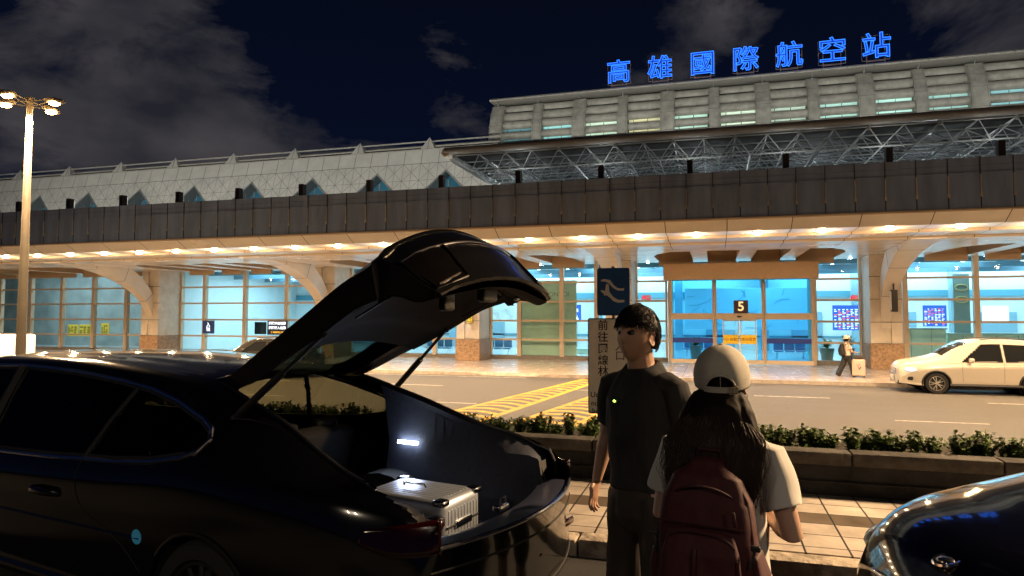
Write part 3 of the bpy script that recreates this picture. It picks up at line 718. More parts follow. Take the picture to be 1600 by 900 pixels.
# ------------------------------------------------------------------ signs, lamps and things in the hall
def at(px, py, Y):   # photo pixel -> point on the plane at distance Y
    u = (px - 800) / 1060; D = Y / (math.cos(TH) + u * math.sin(TH))
    return Vector((D * (-math.sin(TH) + u * math.cos(TH)), Y, 1.80 + (490 - py) * D / 1060))
neon = mat('blue_neon', (.05, .2, 1), .5, emit=(.02, .20, 1.0), estr=1.15)
neonf = mat('blue_letter_face', (.01, .05, .35), .5, emit=(.01, .05, .5), estr=.35)
rust = mat('letter_frame', (.22, .15, .12), .6)
for ch, x, nm in zip('高雄國際航空站', [-5.19, -2.78, -.38, 1.96, 4.27, 6.47, 8.64], ['first', 'second', 'third', 'fourth', 'fifth', 'sixth', 'last']):
    t = thing('roof_sign_character', nm + ' of the seven blue neon characters on the hall roof, counted from the left', 'sign', (x, 40, 15.3), 'blue neon characters on the roof')
    me = text_mesh(ch, 1.46, .03, .004); M = Matrix.Translation((x, 39.96, 16.12)) @ FACE
    MB().mesh(me, M).build('character', neonf, t, smooth=0, fix=False)
    MB().mesh(text_mesh(ch, 1.46, 0, .012, outline=.020), Matrix.Translation((x, 39.90, 16.12)) @ FACE).build('neon_tube', neon, t, smooth=0, fix=False)
    m = MB()
    for s in (-.68, .68): m.tube([(x + s, 40.15, 15.5), (x + s, 40.15, 16.85)], .018, 4)
    for z in (15.5, 16.2, 16.85): m.tube([(x - .68, 40.15, z), (x + .68, 40.15, z)], .018, 4)
    for s in (-.45, .45): m.tube([(x + s, 40.15, 15.25), (x + s, 40.15, 16.8)], .026, 4)
    m.tube([(x - .45, 40.15, 15.45), (x + .45, 40.15, 15.45)], .02, 4); m.build('frame', rust, t, smooth=0, fix=False)

# street lamps with four arms
pole_m = mat('lamp_pole', (.17, .15, .115), .5, var=.12, vscale=3, metal=.0)
head_m = mat('lamp_head', (.30, .26, .2), .4)
def street_lamp(loc, energy, label, rz, col=(1, .66, .36)):
    t = thing('street_lamp', label, 'street lamp', (0, 0, 0), 'four armed street lamps')
    MB().tube([(0, 0, 0), (0, 0, .3), (0, 0, 8.6)], [.16, .135, .075], 16).build('pole', pole_m, t)
    MB().rbox(0, 0, .02, .42, .42, .04, .01).build('base_plate', pole_m, t)
    MB().tube([(0, 0, 8.55), (0, 0, 8.72)], .10, 12).build('cap', pole_m, t)
    for k in range(4):
        Mr = Matrix.Rotation(k * math.pi / 2, 4, 'Z')
        a = MB().tube([Mr @ Vector((0, 0, 8.62)), Mr @ Vector((.62, 0, 8.66))], .022, 8)
        a.tube([Mr @ Vector((0, 0, 8.45)), Mr @ Vector((.55, 0, 8.58))], .014, 6)
        a = a.build('arm', pole_m, t)
        h = MB(); h.loft([(Mr @ Vector((.52, 0, 8.63)), .10, .06), (Mr @ Vector((.72, 0, 8.62)), .15, .085), (Mr @ Vector((.98, 0, 8.58)), .13, .06)], ref=tuple(Mr @ Vector((0, 1, 0))), n=14)
        h = h.build('lamp_head', head_m, a)
        lens = MB(); lens.ell(Mr @ Vector((.76, 0, 8.53)), (.15, .12, .06), nu=14, nv=8); lens.build('lens', mat('sodium_lens', (1, .7, .4), .5, emit=(1, .58, .22), estr=90), a)
        lamp('bulb', 'SPOT', Mr @ Vector((.76, 0, 8.40)), energy, col, a, .12, rot=(0, 0, -1), spot=R(150), blend=.35)
    setmats(t, loc, rz); return t
street_lamp((-18.5, 14.3, ZR), P_STREET, 'tall street lamp with four lit heads left of the terminal', R(10))
street_lamp((10.0, 9.6, -.1), P_STREET, 'second tall street lamp, added out of view beyond the right end of the planter', R(10))  # unseen lamp, added to light the near pavement and the road
street_lamp((9.5, -9.0, 0), P_BACK, 'third tall street lamp, added out of view at the right of the parking lot', R(35), (1, .86, .68))  # unseen lamp behind the camera, added to light people and lot
street_lamp((-7.5, -12.0, 0), P_BACK * .8, 'fourth tall street lamp, added out of view at the left of the parking lot', R(35), (1, .86, .68))  # added behind the camera as well, as fill from the left

# signs in the planter
sgw = mat('sign_white', (.80, .79, .74), .5, var=.08, vscale=4); sgb = mat('sign_blue', (.010, .075, .26), .45, var=.1, vscale=5)
ink = mat('black_ink', (.02, .02, .02), .6); postm = mat('grey_post', (.25, .25, .25), .4, metal=.5)
def rrect(cx, cz, w_, h_, r, n=5):
    out_ = []
    for (sx_, sz_, a0) in ((1, 1, 0), (-1, 1, 90), (-1, -1, 180), (1, -1, 270)):
        for i in range(n + 1):
            a = R(a0 + 90 * i / n); out_.append((cx + sx_ * (w_ / 2 - r) + r * math.cos(a), cz + sz_ * (h_ / 2 - r) + r * math.sin(a)))
    return out_
t = thing('blue_sign', 'blue sign with a white arm drawing above the white text board', 'sign', (-1.07, 7.65, .44))
p0, p1 = at(933, 419, 7.6), at(984, 493, 7.6); cx, cz = (p0.x + p1.x) / 2, (p0.z + p1.z) / 2
MB().prism(rrect(cx, cz, p1.x - p0.x, p0.z - p1.z, .025), 'y', 7.6, 7.612).build('panel', sgb, t, smooth=0)
def poly_on(pts, y, name, mm, parent, sc_=1 / 3.461, ox=900, oy=400):
    q = [at(ox + a * sc_, oy + b * sc_, 7.6) for a, b in pts]; bm_ = bmesh.new()
    vs = [bm_.verts.new((p.x, y, p.z)) for p in q]; f = bm_.faces.new(vs); r = bmesh.ops.extrude_face_region(bm_, geom=[f])
    for v in [g for g in r['geom'] if isinstance(g, bmesh.types.BMVert)]: v.co.y -= .003
    bmesh.ops.triangulate(bm_, faces=bm_.faces[:]); m = MB(); bm_.verts.index_update(); m.add([v.co.copy() for v in bm_.verts], [[v.index for v in f.verts] for f in bm_.faces]); bm_.free()
    return m.build(name, mm, parent, smooth=0)
dw_ = mat('drawing_white', (.65, .66, .68), .5)
poly_on([(135, 130), (150, 124), (185, 129), (205, 158), (225, 173), (248, 176), (262, 172), (258, 188), (225, 186), (203, 174), (180, 150), (160, 138), (137, 138)], 7.598, 'pictogram', dw_, t)
poly_on([(165, 150), (178, 155), (180, 190), (188, 204), (205, 224), (228, 237), (262, 237), (262, 250), (230, 253), (203, 245), (180, 222), (165, 212), (155, 216), (150, 205), (133, 190), (138, 183), (158, 189), (160, 170)], 7.598, 'pictogram', dw_, t)
MB().tube([(cx, 7.64, .40), (cx, 7.64, p0.z + .02)], .025, 12).build('post', postm, t)
t = thing('white_sign', 'white board with black vertical Chinese lettering, behind the man', 'sign', (-1.05, 7.65, .44))
p0, p1 = at(919, 497, 7.6), at(1006, 647, 7.6); cx, cz = (p0.x + p1.x) / 2, (p0.z + p1.z) / 2; W_, H_ = p1.x - p0.x, p0.z - p1.z
MB().prism(rrect(cx, cz, W_, H_, .02), 'y', 7.57, 7.585).build('border', ink, t, smooth=0)
MB().prism(rrect(cx, cz, W_ - .025, H_ - .025, .015), 'y', 7.562, 7.568).build('panel', sgw, t, smooth=0)
MB().tube([(cx + .08, 7.62, .40), (cx + .08, 7.62, p0.z - .03)], .025, 12).build('post', postm, t)
m = MB()
def put(ch, px, py, hpx, bold=.0):
    p = at(px, py, 7.6); m.mesh(text_mesh(ch, hpx / 1060 * 7.8 * 1.0, .001, bold), Matrix.Translation((p.x, 7.560, p.z)) @ FACE)
for ch, y in zip('前往團線林', (509, 527, 545, 563, 580)): put(ch, 942.5, y, 16.5, .0012)
for ch, y in zip('貴賓入口', (504, 513, 541, 556)): put(ch, 969, y, 11 if y < 530 else 16)
for s_, y in (('Uc', 615), ('nu', 628), ('Iu', 640)): put(s_, 929, y, 11, .001)
m.build('lettering', ink, t, smooth=0, fix=False)

# wall signs and displays
def panel(name, label, cat, x0, y0, x1, y1, Y, mm, th=.05, group=None, border=None):
    a, b = at(x0, y0, Y), at(x1, y1, Y); t = thing(name, label, cat, ((a.x + b.x) / 2, Y, b.z), group)
    MB().rbox((a.x + b.x) / 2, Y, (a.z + b.z) / 2, abs(b.x - a.x), th, abs(a.z - b.z), .008, n=1).build('panel', mm, t); return t, a, b
def rows(t, a, b, Y, nr_, nc, mats_, seed, th=.05, fill=.6):
    rnd = random.Random(seed); ms = [MB() for _ in mats_]; W = b.x - a.x; H = a.z - b.z
    for i in range(nr_):
        z = a.z - H * (.14 + .82 * (i + .5) / nr_)
        for j in range(nc):
            x = a.x + W * (.06 + .88 * j / nc); ww = W * .88 / nc * rnd.uniform(.35, .85)
            if rnd.random() < .9: ms[rnd.randrange(len(mats_))].box(x, x + ww, Y - th / 2 - .004, Y - th / 2 - .001, z - H / nr_ * fill * .36, z + H / nr_ * fill * .36)
    for m_, q in zip(ms, mats_):
        if m_.v: m_.build('display_rows', q, t, smooth=0, fix=False)
bl_s = mat('screen_blue', (.02, .06, .35), .4, emit=(.04, .16, .75), estr=.7); lw = mat('screen_white', (.9, .95, 1), .4, emit=(.75, .92, 1), estr=1.1)
ry_ = mat('screen_red', (.8, .1, .05), .4, emit=(1, .15, .05), estr=1.0); pk = mat('screen_violet', (.5, .3, .7), .4, emit=(.5, .35, .9), estr=.8)
t, a, b = panel('flight_display', 'flight display with white rows, behind the traveller by the doors', 'display', 1300, 477, 1344, 516, 39, bl_s, group='flight displays'); rows(t, a, b, 39, 12, 6, [lw, lw, lw, lw, ry_], 1)
t, a, b = panel('flight_display', 'flight display with red and white columns, above the green counter', 'display', 1441, 477, 1478, 510, 39, bl_s, group='flight displays'); rows(t, a, b, 39, 12, 6, [lw, lw, pk, ry_], 2)
t, a, b = panel('wall_screen', 'bright white wall screen at the right edge of the photo', 'screen', 1534, 478, 1575, 502, 39, lw)
t, a, b = panel('wall_screen', 'white and blue information screen left of the blue sign', 'screen', 884, 476, 908, 502, 39, bl_s); rows(t, a, b, 39, 6, 3, [lw], 3, fill=1.6)
pp = mat('poster_print', (.4, .7, .8), .5, var=.6, vscale=2.5, emit=(.6, .9, 1), estr=.5)
t, a, b = panel('wall_poster', 'bright blue and white landscape poster above the seats', 'poster', 756, 482, 804, 503, 38.5, pp)
dk = mat('navy_board', (.012, .014, .06), .5)
t, a, b = panel('notice_board', 'navy notice board with white and yellow lettering above the parked dark car', 'sign', 419, 501, 450, 523, 35.3, dk)
for i, (s_, q, h) in enumerate((('國際線出境廳', lw, .30), ('國際線入境廳', lw, .30), ('往停車場請左轉', mat('yellow_letters', (.8, .45, .03), .5, emit=(1, .6, .05), estr=.5), .19))):
    MB().mesh(text_mesh(s_, h * .66, .002, .005), Matrix.Translation(((a.x + b.x) / 2, 35.27, a.z - .17 - .27 * i)) @ FACE).build('lettering', q, t, smooth=0, fix=False)
t, a, b = panel('television', 'dark television screen left of the navy notice board', 'television', 399, 503, 417, 522, 36.6, mat('tv_dark', (.02, .03, .045), .2))
t, a, b = panel('hanging_sign', 'small blue sign with two white characters on a left window post', 'sign', 318, 501, 336, 521, 35.3, mat('blue_plate', (.02, .06, .28), .5))
MB().mesh(text_mesh('入\n境', .30, .002, .006, spacing=.9), Matrix.Translation(((a.x + b.x) / 2, 35.27, (a.z + b.z) / 2)) @ FACE).build('lettering', lw, t, smooth=0, fix=False)
t, a, b = panel('information_sign', 'dark blue sign with a white letter i on the pier', 'sign', 729, 469, 739, 487, 33.7, mat('indigo_plate', (.03, .03, .12), .5))
MB().mesh(text_mesh('i', .5, .002, .01), Matrix.Translation(((a.x + b.x) / 2, 33.66, (a.z + b.z) / 2)) @ FACE).build('lettering', lw, t, smooth=0, fix=False)
t, a, b = panel('yellow_notice', 'small yellow notice below the letter i sign on the pier', 'sign', 730, 489, 738, 504, 33.7, mat('yellow_plate', (.75, .6, .03), .6)); rows(t, a, b, 33.7, 5, 2, [ink], 8)
for px, nm in ((1337, 'right of the doors, above the flight display'), (1010, 'left of the doors, above the man')):
    t, a, b = panel('exit_sign', 'small red lettered sign inside the glass ' + nm, 'sign', px - 7, 461, px + 7, 470, 37, mat('clear_plate', (.6, .75, .8), .4))
    MB().mesh(text_mesh('出口', .25, .002, .008), Matrix.Translation(((a.x + b.x) / 2, 36.96, (a.z + b.z) / 2)) @ FACE).build('lettering', mat('red_letters', (.8, .02, .05), .5, emit=(1, .02, .06), estr=.9), t, smooth=0, fix=False)
# wall light on the pier
p = at(723, 483, 33.6); t = thing('wall_light', 'bright white wall light on the pier beside the open tailgate', 'lamp', tuple(p))
MB().rbox(p.x, p.y + .05, p.z, .2, .1, .12, .02).build('housing', mat('grey_aluminium', (.6, .62, .64), .35, metal=.6), t)
MB().ell((p.x, p.y - .03, p.z), (.08, .05, .05), nu=12, nv=8).build('lens', mat('white_lens', (1, 1, 1), .5, emit=(.85, .93, 1), estr=45), t); lamp('bulb', 'POINT', (p.x, p.y - .14, p.z - .03), 30, (.85, .93, 1), t, .05)
# frosted boards behind the glass and counters
gr = mat('green_board', (.66, .80, .62), .5, var=.12, vscale=1.5); line = mat('etched_line', (.68, .80, .66), .5)
t, a, b = panel('frosted_board', 'pale green board with a drawn landscape behind two window bays', 'panel', 815, 439, 901, 557, 36.3, gr)
m = MB(); rnd = random.Random(4)
for z0, amp in ((1.0, .25), (.75, .15), (.2, .05), (-.1, .04)):
    pts_ = [(a.x + (b.x - a.x) * i / 30, 36.27, z0 + amp * noise.noise((i * .35, z0 * 5, 0))) for i in range(31)]; m.tube(pts_, .012, 4)
for i in range(5): m.tube([(a.x + 1.2 + .35 * math.cos(q) + i * .25, 36.27, .85 + .2 * math.sin(q)) for q in np.linspace(0, 6.28, 14)], .009, 4)
m.build('drawing', line, t, smooth=0, fix=False)
MB().mesh(text_mesh('CONTOI', .36, .001), Matrix.Translation((a.x + 2.0, 36.27, 2.85)) @ FACE).build('lettering', mat('faint_green', (.25, .36, .26), .6), t, smooth=0, fix=False)
def counter(px0, px1, py, Y, label):
    a, b = at(px0, py, Y), at(px1, py, Y); t = thing('service_counter', label, 'counter', ((a.x + b.x) / 2, Y, ZP), 'green service counters')
    MB().rbox((a.x + b.x) / 2, Y + .3, (a.z + ZP) / 2, b.x - a.x, .7, a.z - ZP, .02).build('body', gr, t)
    MB().rbox((a.x + b.x) / 2, Y + .3, a.z + .03, b.x - a.x + .1, .85, .06, .02).build('counter_top', mat('counter_top', (.35, .5, .5), .3), t)
    m = MB()
    for x in np.arange(a.x + .6, b.x, .9): m.box(x - .006, x + .006, Y - .056, Y - .05, ZP + .1, a.z - .05)
    if m.v: m.build('seam', ink, t, smooth=0, fix=False)
counter(1400, 1476, 514, 38.2, 'tall green counter behind the white car bonnet')
counter(1480, 1519, 522, 38.4, 'lower green counter right of the tall one')
counter(1532, 1600, 522, 38.4, 'green counter at the right edge of the photo')
counter(860, 935, 545, 41, 'green counter behind the drawn board')
t, a, b = panel('tall_panel', 'tall grey green panel with round emblems behind the right counters', 'panel', 1489, 428, 1515, 520, 38.9, mat('grey_green', (.28, .42, .42), .5))
m = MB()
for z in (3.1, 2.5): m.tube([((a.x + b.x) / 2 + .28 * math.cos(q), 38.85, z + .15 * math.sin(q)) for q in np.linspace(0, 6.28, 20)], .03, 5)
m.build('emblem', mat('gold_line', (.6, .55, .25), .4), t)
# line mural behind the doors
a, b = at(1070, 466, 44), at(1262, 500, 44); t = thing('line_mural', 'blue wall mural of curved dark lines behind the doors', 'mural', ((a.x + b.x) / 2, 44, ZP))
MB().rbox((a.x + b.x) / 2, 44.03, (a.z + b.z) / 2, b.x - a.x, .05, a.z - b.z + 1.2, .01, n=1).build('panel', mat('mural_ground', (.45, .62, .72), .5), t)
m = MB(); rnd = random.Random(11)
for i in range(26):
    cx_, cz_ = rnd.uniform(a.x, b.x), rnd.uniform(b.z - .5, a.z + .5); r = rnd.uniform(.2, 1.6); a0 = rnd.uniform(0, 6.28); sp = rnd.uniform(.4, 2.4); pt = []
    for q in np.linspace(a0, a0 + sp, 12):
        x, z = cx_ + r * math.cos(q), cz_ + r * .6 * math.sin(q)
        if a.x + .1 < x < b.x - .1 and b.z - .5 < z < a.z + .5: pt.append((x, 43.99, z))
    if len(pt) > 3: m.tube(pt, .018, 4)
m.build('drawn_line', mat('mural_line', (.22, .36, .46), .6), t, smooth=0, fix=False)
# rows of seats
blu = mat('seat_blue', (.05, .22, .42), .4); ch_ = mat('chrome', (.7, .7, .7), .15, metal=1)
def seat_row(px, py, Y, n, label):
    p = at(px, py, Y); t = thing('seat_row', label, 'bench', (p.x, Y, ZP), 'rows of waiting seats')
    for i in range(n):
        x = p.x + i * .56
        MB().rbox(x, Y, ZP + .43, .5, .48, .05, .02).build('seat', blu, t); MB().rbox(x, Y + .24, ZP + .72, .5, .05, .5, .02).build('backrest', blu, t)
    m = MB(); m.tube([(p.x - .3, Y, ZP + .37), (p.x + n * .56 - .25, Y, ZP + .37)], .03, 6)
    for x in (p.x - .1, p.x + n * .56 - .45): m.tube([(x, Y, ZP + .37), (x, Y - .2, ZP + .02)], .025, 6); m.tube([(x, Y, ZP + .37), (x, Y + .25, ZP + .02)], .025, 6)
    m.build('leg_frame', ch_, t)
seat_row(764, 556, 38.6, 3, 'row of three blue seats under the landscape poster')
seat_row(672, 556, 38.2, 3, 'row of blue seats left of the pier, under the tailgate')
seat_row(1075, 560, 41, 3, 'row of blue seats inside the left door')
seat_row(1215, 560, 40, 3, 'row of blue seats inside the right door')
# potted plants
def plant(px, Y, h, label, seed):
    p = at(px, 560, Y); t = thing('potted_plant', label, 'plant', (p.x, Y, ZP), 'potted plants in the hall'); rnd = random.Random(seed)
    MB().tube([(p.x, Y, ZP), (p.x, Y, ZP + .1), (p.x, Y, ZP + .75)], [.22, .25, .34], 14).build('pot', mat('plant_pot', (.16, .22, .22), .5), t)
    m = MB()
    for k in range(34):
        a = rnd.uniform(0, 6.28); el = rnd.uniform(.2, 1.4); ln = h * rnd.uniform(.5, .9); prev = Vector((p.x, Y, ZP + .75)); w_ = Vector((-math.sin(a), math.cos(a), 0)); vs = []
        for q in range(6):
            f = q / 5; c = prev + Vector((math.cos(a) * math.cos(el) * ln * f, math.sin(a) * math.cos(el) * ln * f, math.sin(el) * ln * f - .35 * ln * f * f)); ww = .07 * math.sin(math.pi * min(.97, f * .9 + .08)); vs += [c - w_ * ww, c + w_ * ww]
        m.add(vs, [(2 * q, 2 * q + 1, 2 * q + 3, 2 * q + 2) for q in range(5)])
    m.build('foliage', mat('hall_leaf', (.03, .16, .05), .5), t, smooth=0, fix=False)
plant(1322, 37.2, 1.3, 'large green potted plant behind the traveller', 1); plant(1290, 37.0, .9, 'smaller potted plant left of the traveller, beside the doors', 2); plant(1086, 38, 1.0, 'potted plant inside the left door pane', 3)
# boxes of the dim left bay
yl = mat('lit_yellow', (.7, .5, .05), .5, emit=(.9, .6, .05), estr=.10)
t, a, b = panel('yellow_poster', 'yellow lit poster in the dim left bay, nearest the lamp post', 'poster', 108, 507, 124, 525, 39, yl, group='yellow posters'); rows(t, a, b, 39, 5, 3, [ink], 21)
t, a, b = panel('yellow_poster', 'yellow lit poster pair between the two left window posts', 'poster', 126, 507, 146, 525, 39, yl, group='yellow posters'); rows(t, a, b, 39, 5, 3, [ink], 22)
t, a, b = panel('yellow_poster', 'yellow lit poster left of the left pier', 'poster', 160, 505, 172, 524, 39, yl, group='yellow posters'); rows(t, a, b, 39, 5, 3, [ink], 23)
# ------------------------------------------------------------------ vehicles
def curve1(tab):
    xs = np.array([t[0] for t in tab], float); ys = np.array([t[1] for t in tab], float); d = np.diff(ys) / np.diff(xs); m = np.zeros(len(xs)); m[0] = d[0]; m[-1] = d[-1]
    for i in range(1, len(xs) - 1): m[i] = 0 if d[i - 1] * d[i] <= 0 else 2 * d[i - 1] * d[i] / (d[i - 1] + d[i])
    def f(x):
        x = min(max(x, xs[0]), xs[-1]); i = int(np.clip(np.searchsorted(xs, x) - 1, 0, len(xs) - 2)); h = xs[i + 1] - xs[i]; t = (x - xs[i]) / h
        return float((2 * t ** 3 - 3 * t * t + 1) * ys[i] + (t ** 3 - 2 * t * t + t) * h * m[i] + (-2 * t ** 3 + 3 * t * t) * ys[i + 1] + (t ** 3 - t * t) * h * m[i + 1])
    return f
def inpoly(x, z, P):
    c = False; n = len(P)
    for i in range(n):
        x0, z0 = P[i]; x1, z1 = P[i - 1]
        if (z0 > z) != (z1 > z) and x < (x1 - x0) * (z - z0) / (z1 - z0) + x0: c = not c
    return c
def smooth_poly(P, k=4, closed=True):
    out_ = []; n = len(P)
    for i in range(n if closed else n - 1):
        p0, p1, p2, p3 = [Vector((*P[(i + q) % n if closed else min(max(i + q, 0), n - 1)], 0)) for q in (-1, 0, 1, 2)]
        for s in range(k):
            t = s / k; v = .5 * ((2 * p1) + (p2 - p0) * t + (2 * p0 - 5 * p1 + 4 * p2 - p3) * t * t + (3 * p1 - p0 - 3 * p2 + p3) * t ** 3); out_.append((v.x, v.y))
    return out_
class Shell:
    def __init__(s, L_, zt, zs, w_, yr, zb, tail=.2, nose=.3, bend=.35):
        s.L = L_; s.zt, s.zs, s.w, s.yr, s.zb = map(curve1, (zt, zs, w_, yr, zb)); s.tail, s.nose, s.bend = tail, nose, bend
    def ctrl(s, x):
        zt, zs, w_, yr, zb = s.zt(x), s.zs(x), s.w(x), s.yr(x), s.zb(x); dr = min(.065, max(.012, (zt - zs) * .45))
        return [(0, zt), (.55 * yr, zt - dr * .18), (yr, zt - dr), (w_ - .05, zs), (w_, zs - .15), (w_ - .004, .56), (w_ - .03, .36), (w_ - .10, zb), (0, zb)]
    def ring(s, x, m=14):
        P = s.ctrl(x); out_ = []; n = len(P)
        for i in range(n - 1):
            if 7 <= i: out_ += [P[i]]; continue
            p0, p1, p2, p3 = P[max(i - 1, 0)], P[i], P[i + 1], P[min(i + 2, n - 1)]
            if i == 0: p0 = (-p2[0], p2[1])
            for q in range(m):
                t = q / m; o_ = []
                for c in (0, 1):
                    m1 = (p2[c] - p0[c]) * .5; m2 = (p3[c] - p1[c]) * .5
                    if i == 2: m1 *= .55; m2 *= .5
                    if i == 1: m2 *= .6
                    if i == 3: m1 *= .5
                    o_.append((2 * t ** 3 - 3 * t * t + 1) * p1[c] + (t ** 3 - 2 * t * t + t) * m1 + (-2 * t ** 3 + 3 * t * t) * p2[c] + (t ** 3 - t * t) * m2)
                out_.append(tuple(o_))
        out_.append(P[-1]); return out_
    def warp(s, x, y):
        k = 1 - min(1, abs(y) / .92) ** 2
        return x - s.tail * k * math.exp(-max(x, 0) / s.bend) + s.nose * k * math.exp(-max(s.L - x, 0) / s.bend)
    def yside(s, x, z):
        rg = s.ring(x); lo = 2 * 14
        best = None
        for a, b in zip(rg[lo:-2], rg[lo + 1:-1]):
            if (a[1] - z) * (b[1] - z) <= 0 and a[1] != b[1]:
                t = (z - a[1]) / (b[1] - a[1]); return a[0] + t * (b[0] - a[0])
        return rg[lo][0] if z > rg[lo][1] else rg[-2][0]
    def on(s, x, z, side=1, off=0.): y = s.yside(x, z) + off; return Vector((s.warp(x, y), side * y, z))
    def line(s, P, r, side=1, off=0., n=6, closed=False, mb=None):
        mb = mb or MB(); mb.tube([s.on(x, z, side, off) for x, z in P], r, n, closed=closed); return mb
    def top(s, x, y):   # height of the upper skin at (x, y)
        rg = s.ring(x)
        for a, b in zip(rg, rg[1:]):
            if a[0] <= abs(y) <= b[0] and b[0] > a[0]: t = (abs(y) - a[0]) / (b[0] - a[0]); return a[1] + t * (b[1] - a[1])
        return rg[0][1]
    def split(s, dx, region):
        """the whole skin cut into regions: {region: MB}"""
        xs = list(np.arange(0, s.L + dx / 2, dx)); rings = [s.ring(x) for x in xs]; n = len(rings[0])
        full = lambda rg: [(y, z) for y, z in rg] + [(-y, z) for y, z in rg[-2:0:-1]]
        F = [full(r) for r in rings]; m = len(F[0]); G = []
        def capf(Fr, f): zc_ = .58; return [(y * f, zc_ + (z - zc_) * f) for y, z in Fr]
        rows_ = [(0, capf(F[0], f)) for f in (.02, .15, .3, .45, .6, .72, .82, .90, .96)] + list(zip(xs, F)) + [(s.L, capf(F[-1], f)) for f in (.96, .9, .8, .65, .5, .3, .1, .02)]
        out_ = {}
        V = [[Vector((s.warp(x, y), y, z)) for y, z in fr] for x, fr in rows_]
        used = {}
        for i in range(len(V) - 1):
            for j in range(m):
                q = [V[i][j], V[i][(j + 1) % m], V[i + 1][(j + 1) % m], V[i + 1][j]]; c = (q[0] + q[1] + q[2] + q[3]) / 4
                xs_ = (rows_[i][0] + rows_[i + 1][0]) / 2; jj = j if j < n else m - 1 - j
                key = region(xs_, c, jj / 14.)
                if key is None: continue
                mb, ix = out_.setdefault(key, (MB(), {})); f = []
                for a, b in ((i, j), (i, (j + 1) % m), (i + 1, (j + 1) % m), (i + 1, j)):
                    if (a, b) not in ix: ix[(a, b)] = len(mb.v); mb.v.append(tuple(V[a][b]))
                    f.append(ix[(a, b)])
                mb.f.append(tuple(f)); mb.m.append(0)
        return {k_: v[0] for k_, v in out_.items()}
tyre_m = mat('tyre_rubber', (.012, .012, .012), .75); rim_m = mat('alloy_rim', (.5, .48, .45), .25, metal=.9); rimd = mat('rim_shadow', (.02, .02, .02), .6)
def wheel(parent, x, y, r, rr, sp=10, rimmat=None):
    s = 1 if y > 0 else -1; w_ = .22
    Mx = Matrix.Translation((x, y, r)) @ Matrix.Rotation(R(90) * -s, 4, 'X')   # local z -> outwards
    prof = [(rr, -w_ / 2), (r * .93, -w_ / 2), (r, -w_ * .36), (r, w_ * .36), (r * .95, w_ / 2), (rr + .01, w_ / 2), (rr, w_ * .4)]
    m = MB(); n = 36; vs = [Mx @ Vector((p[0] * math.cos(a), p[0] * math.sin(a), p[1])) for a in np.linspace(0, 2 * math.pi, n, endpoint=False) for p in prof]; k = len(prof)
    m.add(vs, [(i * k + j, ((i + 1) % n) * k + j, ((i + 1) % n) * k + (j + 1) % k, i * k + (j + 1) % k) for i in range(n) for j in range(k)])
    wh = m.build('wheel', tyre_m, parent, smooth=40)
    m = MB(); m.tube([Mx @ Vector((0, 0, w_ * .05)), Mx @ Vector((0, 0, w_ * .06))], rr, 32); m.build('rim_back', rimd, wh)
    m = MB(); m.tube([Mx @ Vector(((rr - .012) * math.cos(a), (rr - .012) * math.sin(a), w_ * .38)) for a in np.linspace(0, 2 * math.pi, 36, endpoint=False)], .014, 6, closed=True)
    for i in range(sp):
        a = 2 * math.pi * i / sp
        if sp == 10: a = 2 * math.pi * (i // 2) / 5 + (.13 if i % 2 else -.13)
        a2 = a * 1.0 + (.08 if i % 2 else -.08); m.loft([(Mx @ Vector((.03 * math.cos(a), .03 * math.sin(a), w_ * .40)), .02, .012), (Mx @ Vector((rr * .97 * math.cos(a2), rr * .97 * math.sin(a2), w_ * .36)), .016, .010)], n=6, ref=tuple((Mx.to_3x3() @ Vector((-math.sin(a), math.cos(a), 0)))))
    m.tube([Mx @ Vector((0, 0, w_ * .3)), Mx @ Vector((0, 0, w_ * .46))], .045, 14); m.build('rim', rimmat or rim_m, wh, smooth=40, fix=False)
    return wh
cglass = glass('car_glass', (.15, .155, .11), .01); dglass = mat('dark_car_glass', (.012, .013, .014), .05, spec=.8)
wellm = mat('wheel_well', (.006, .006, .006), .9); plas = mat('trim_black', (.012, .012, .012), .5); chrome = ch_
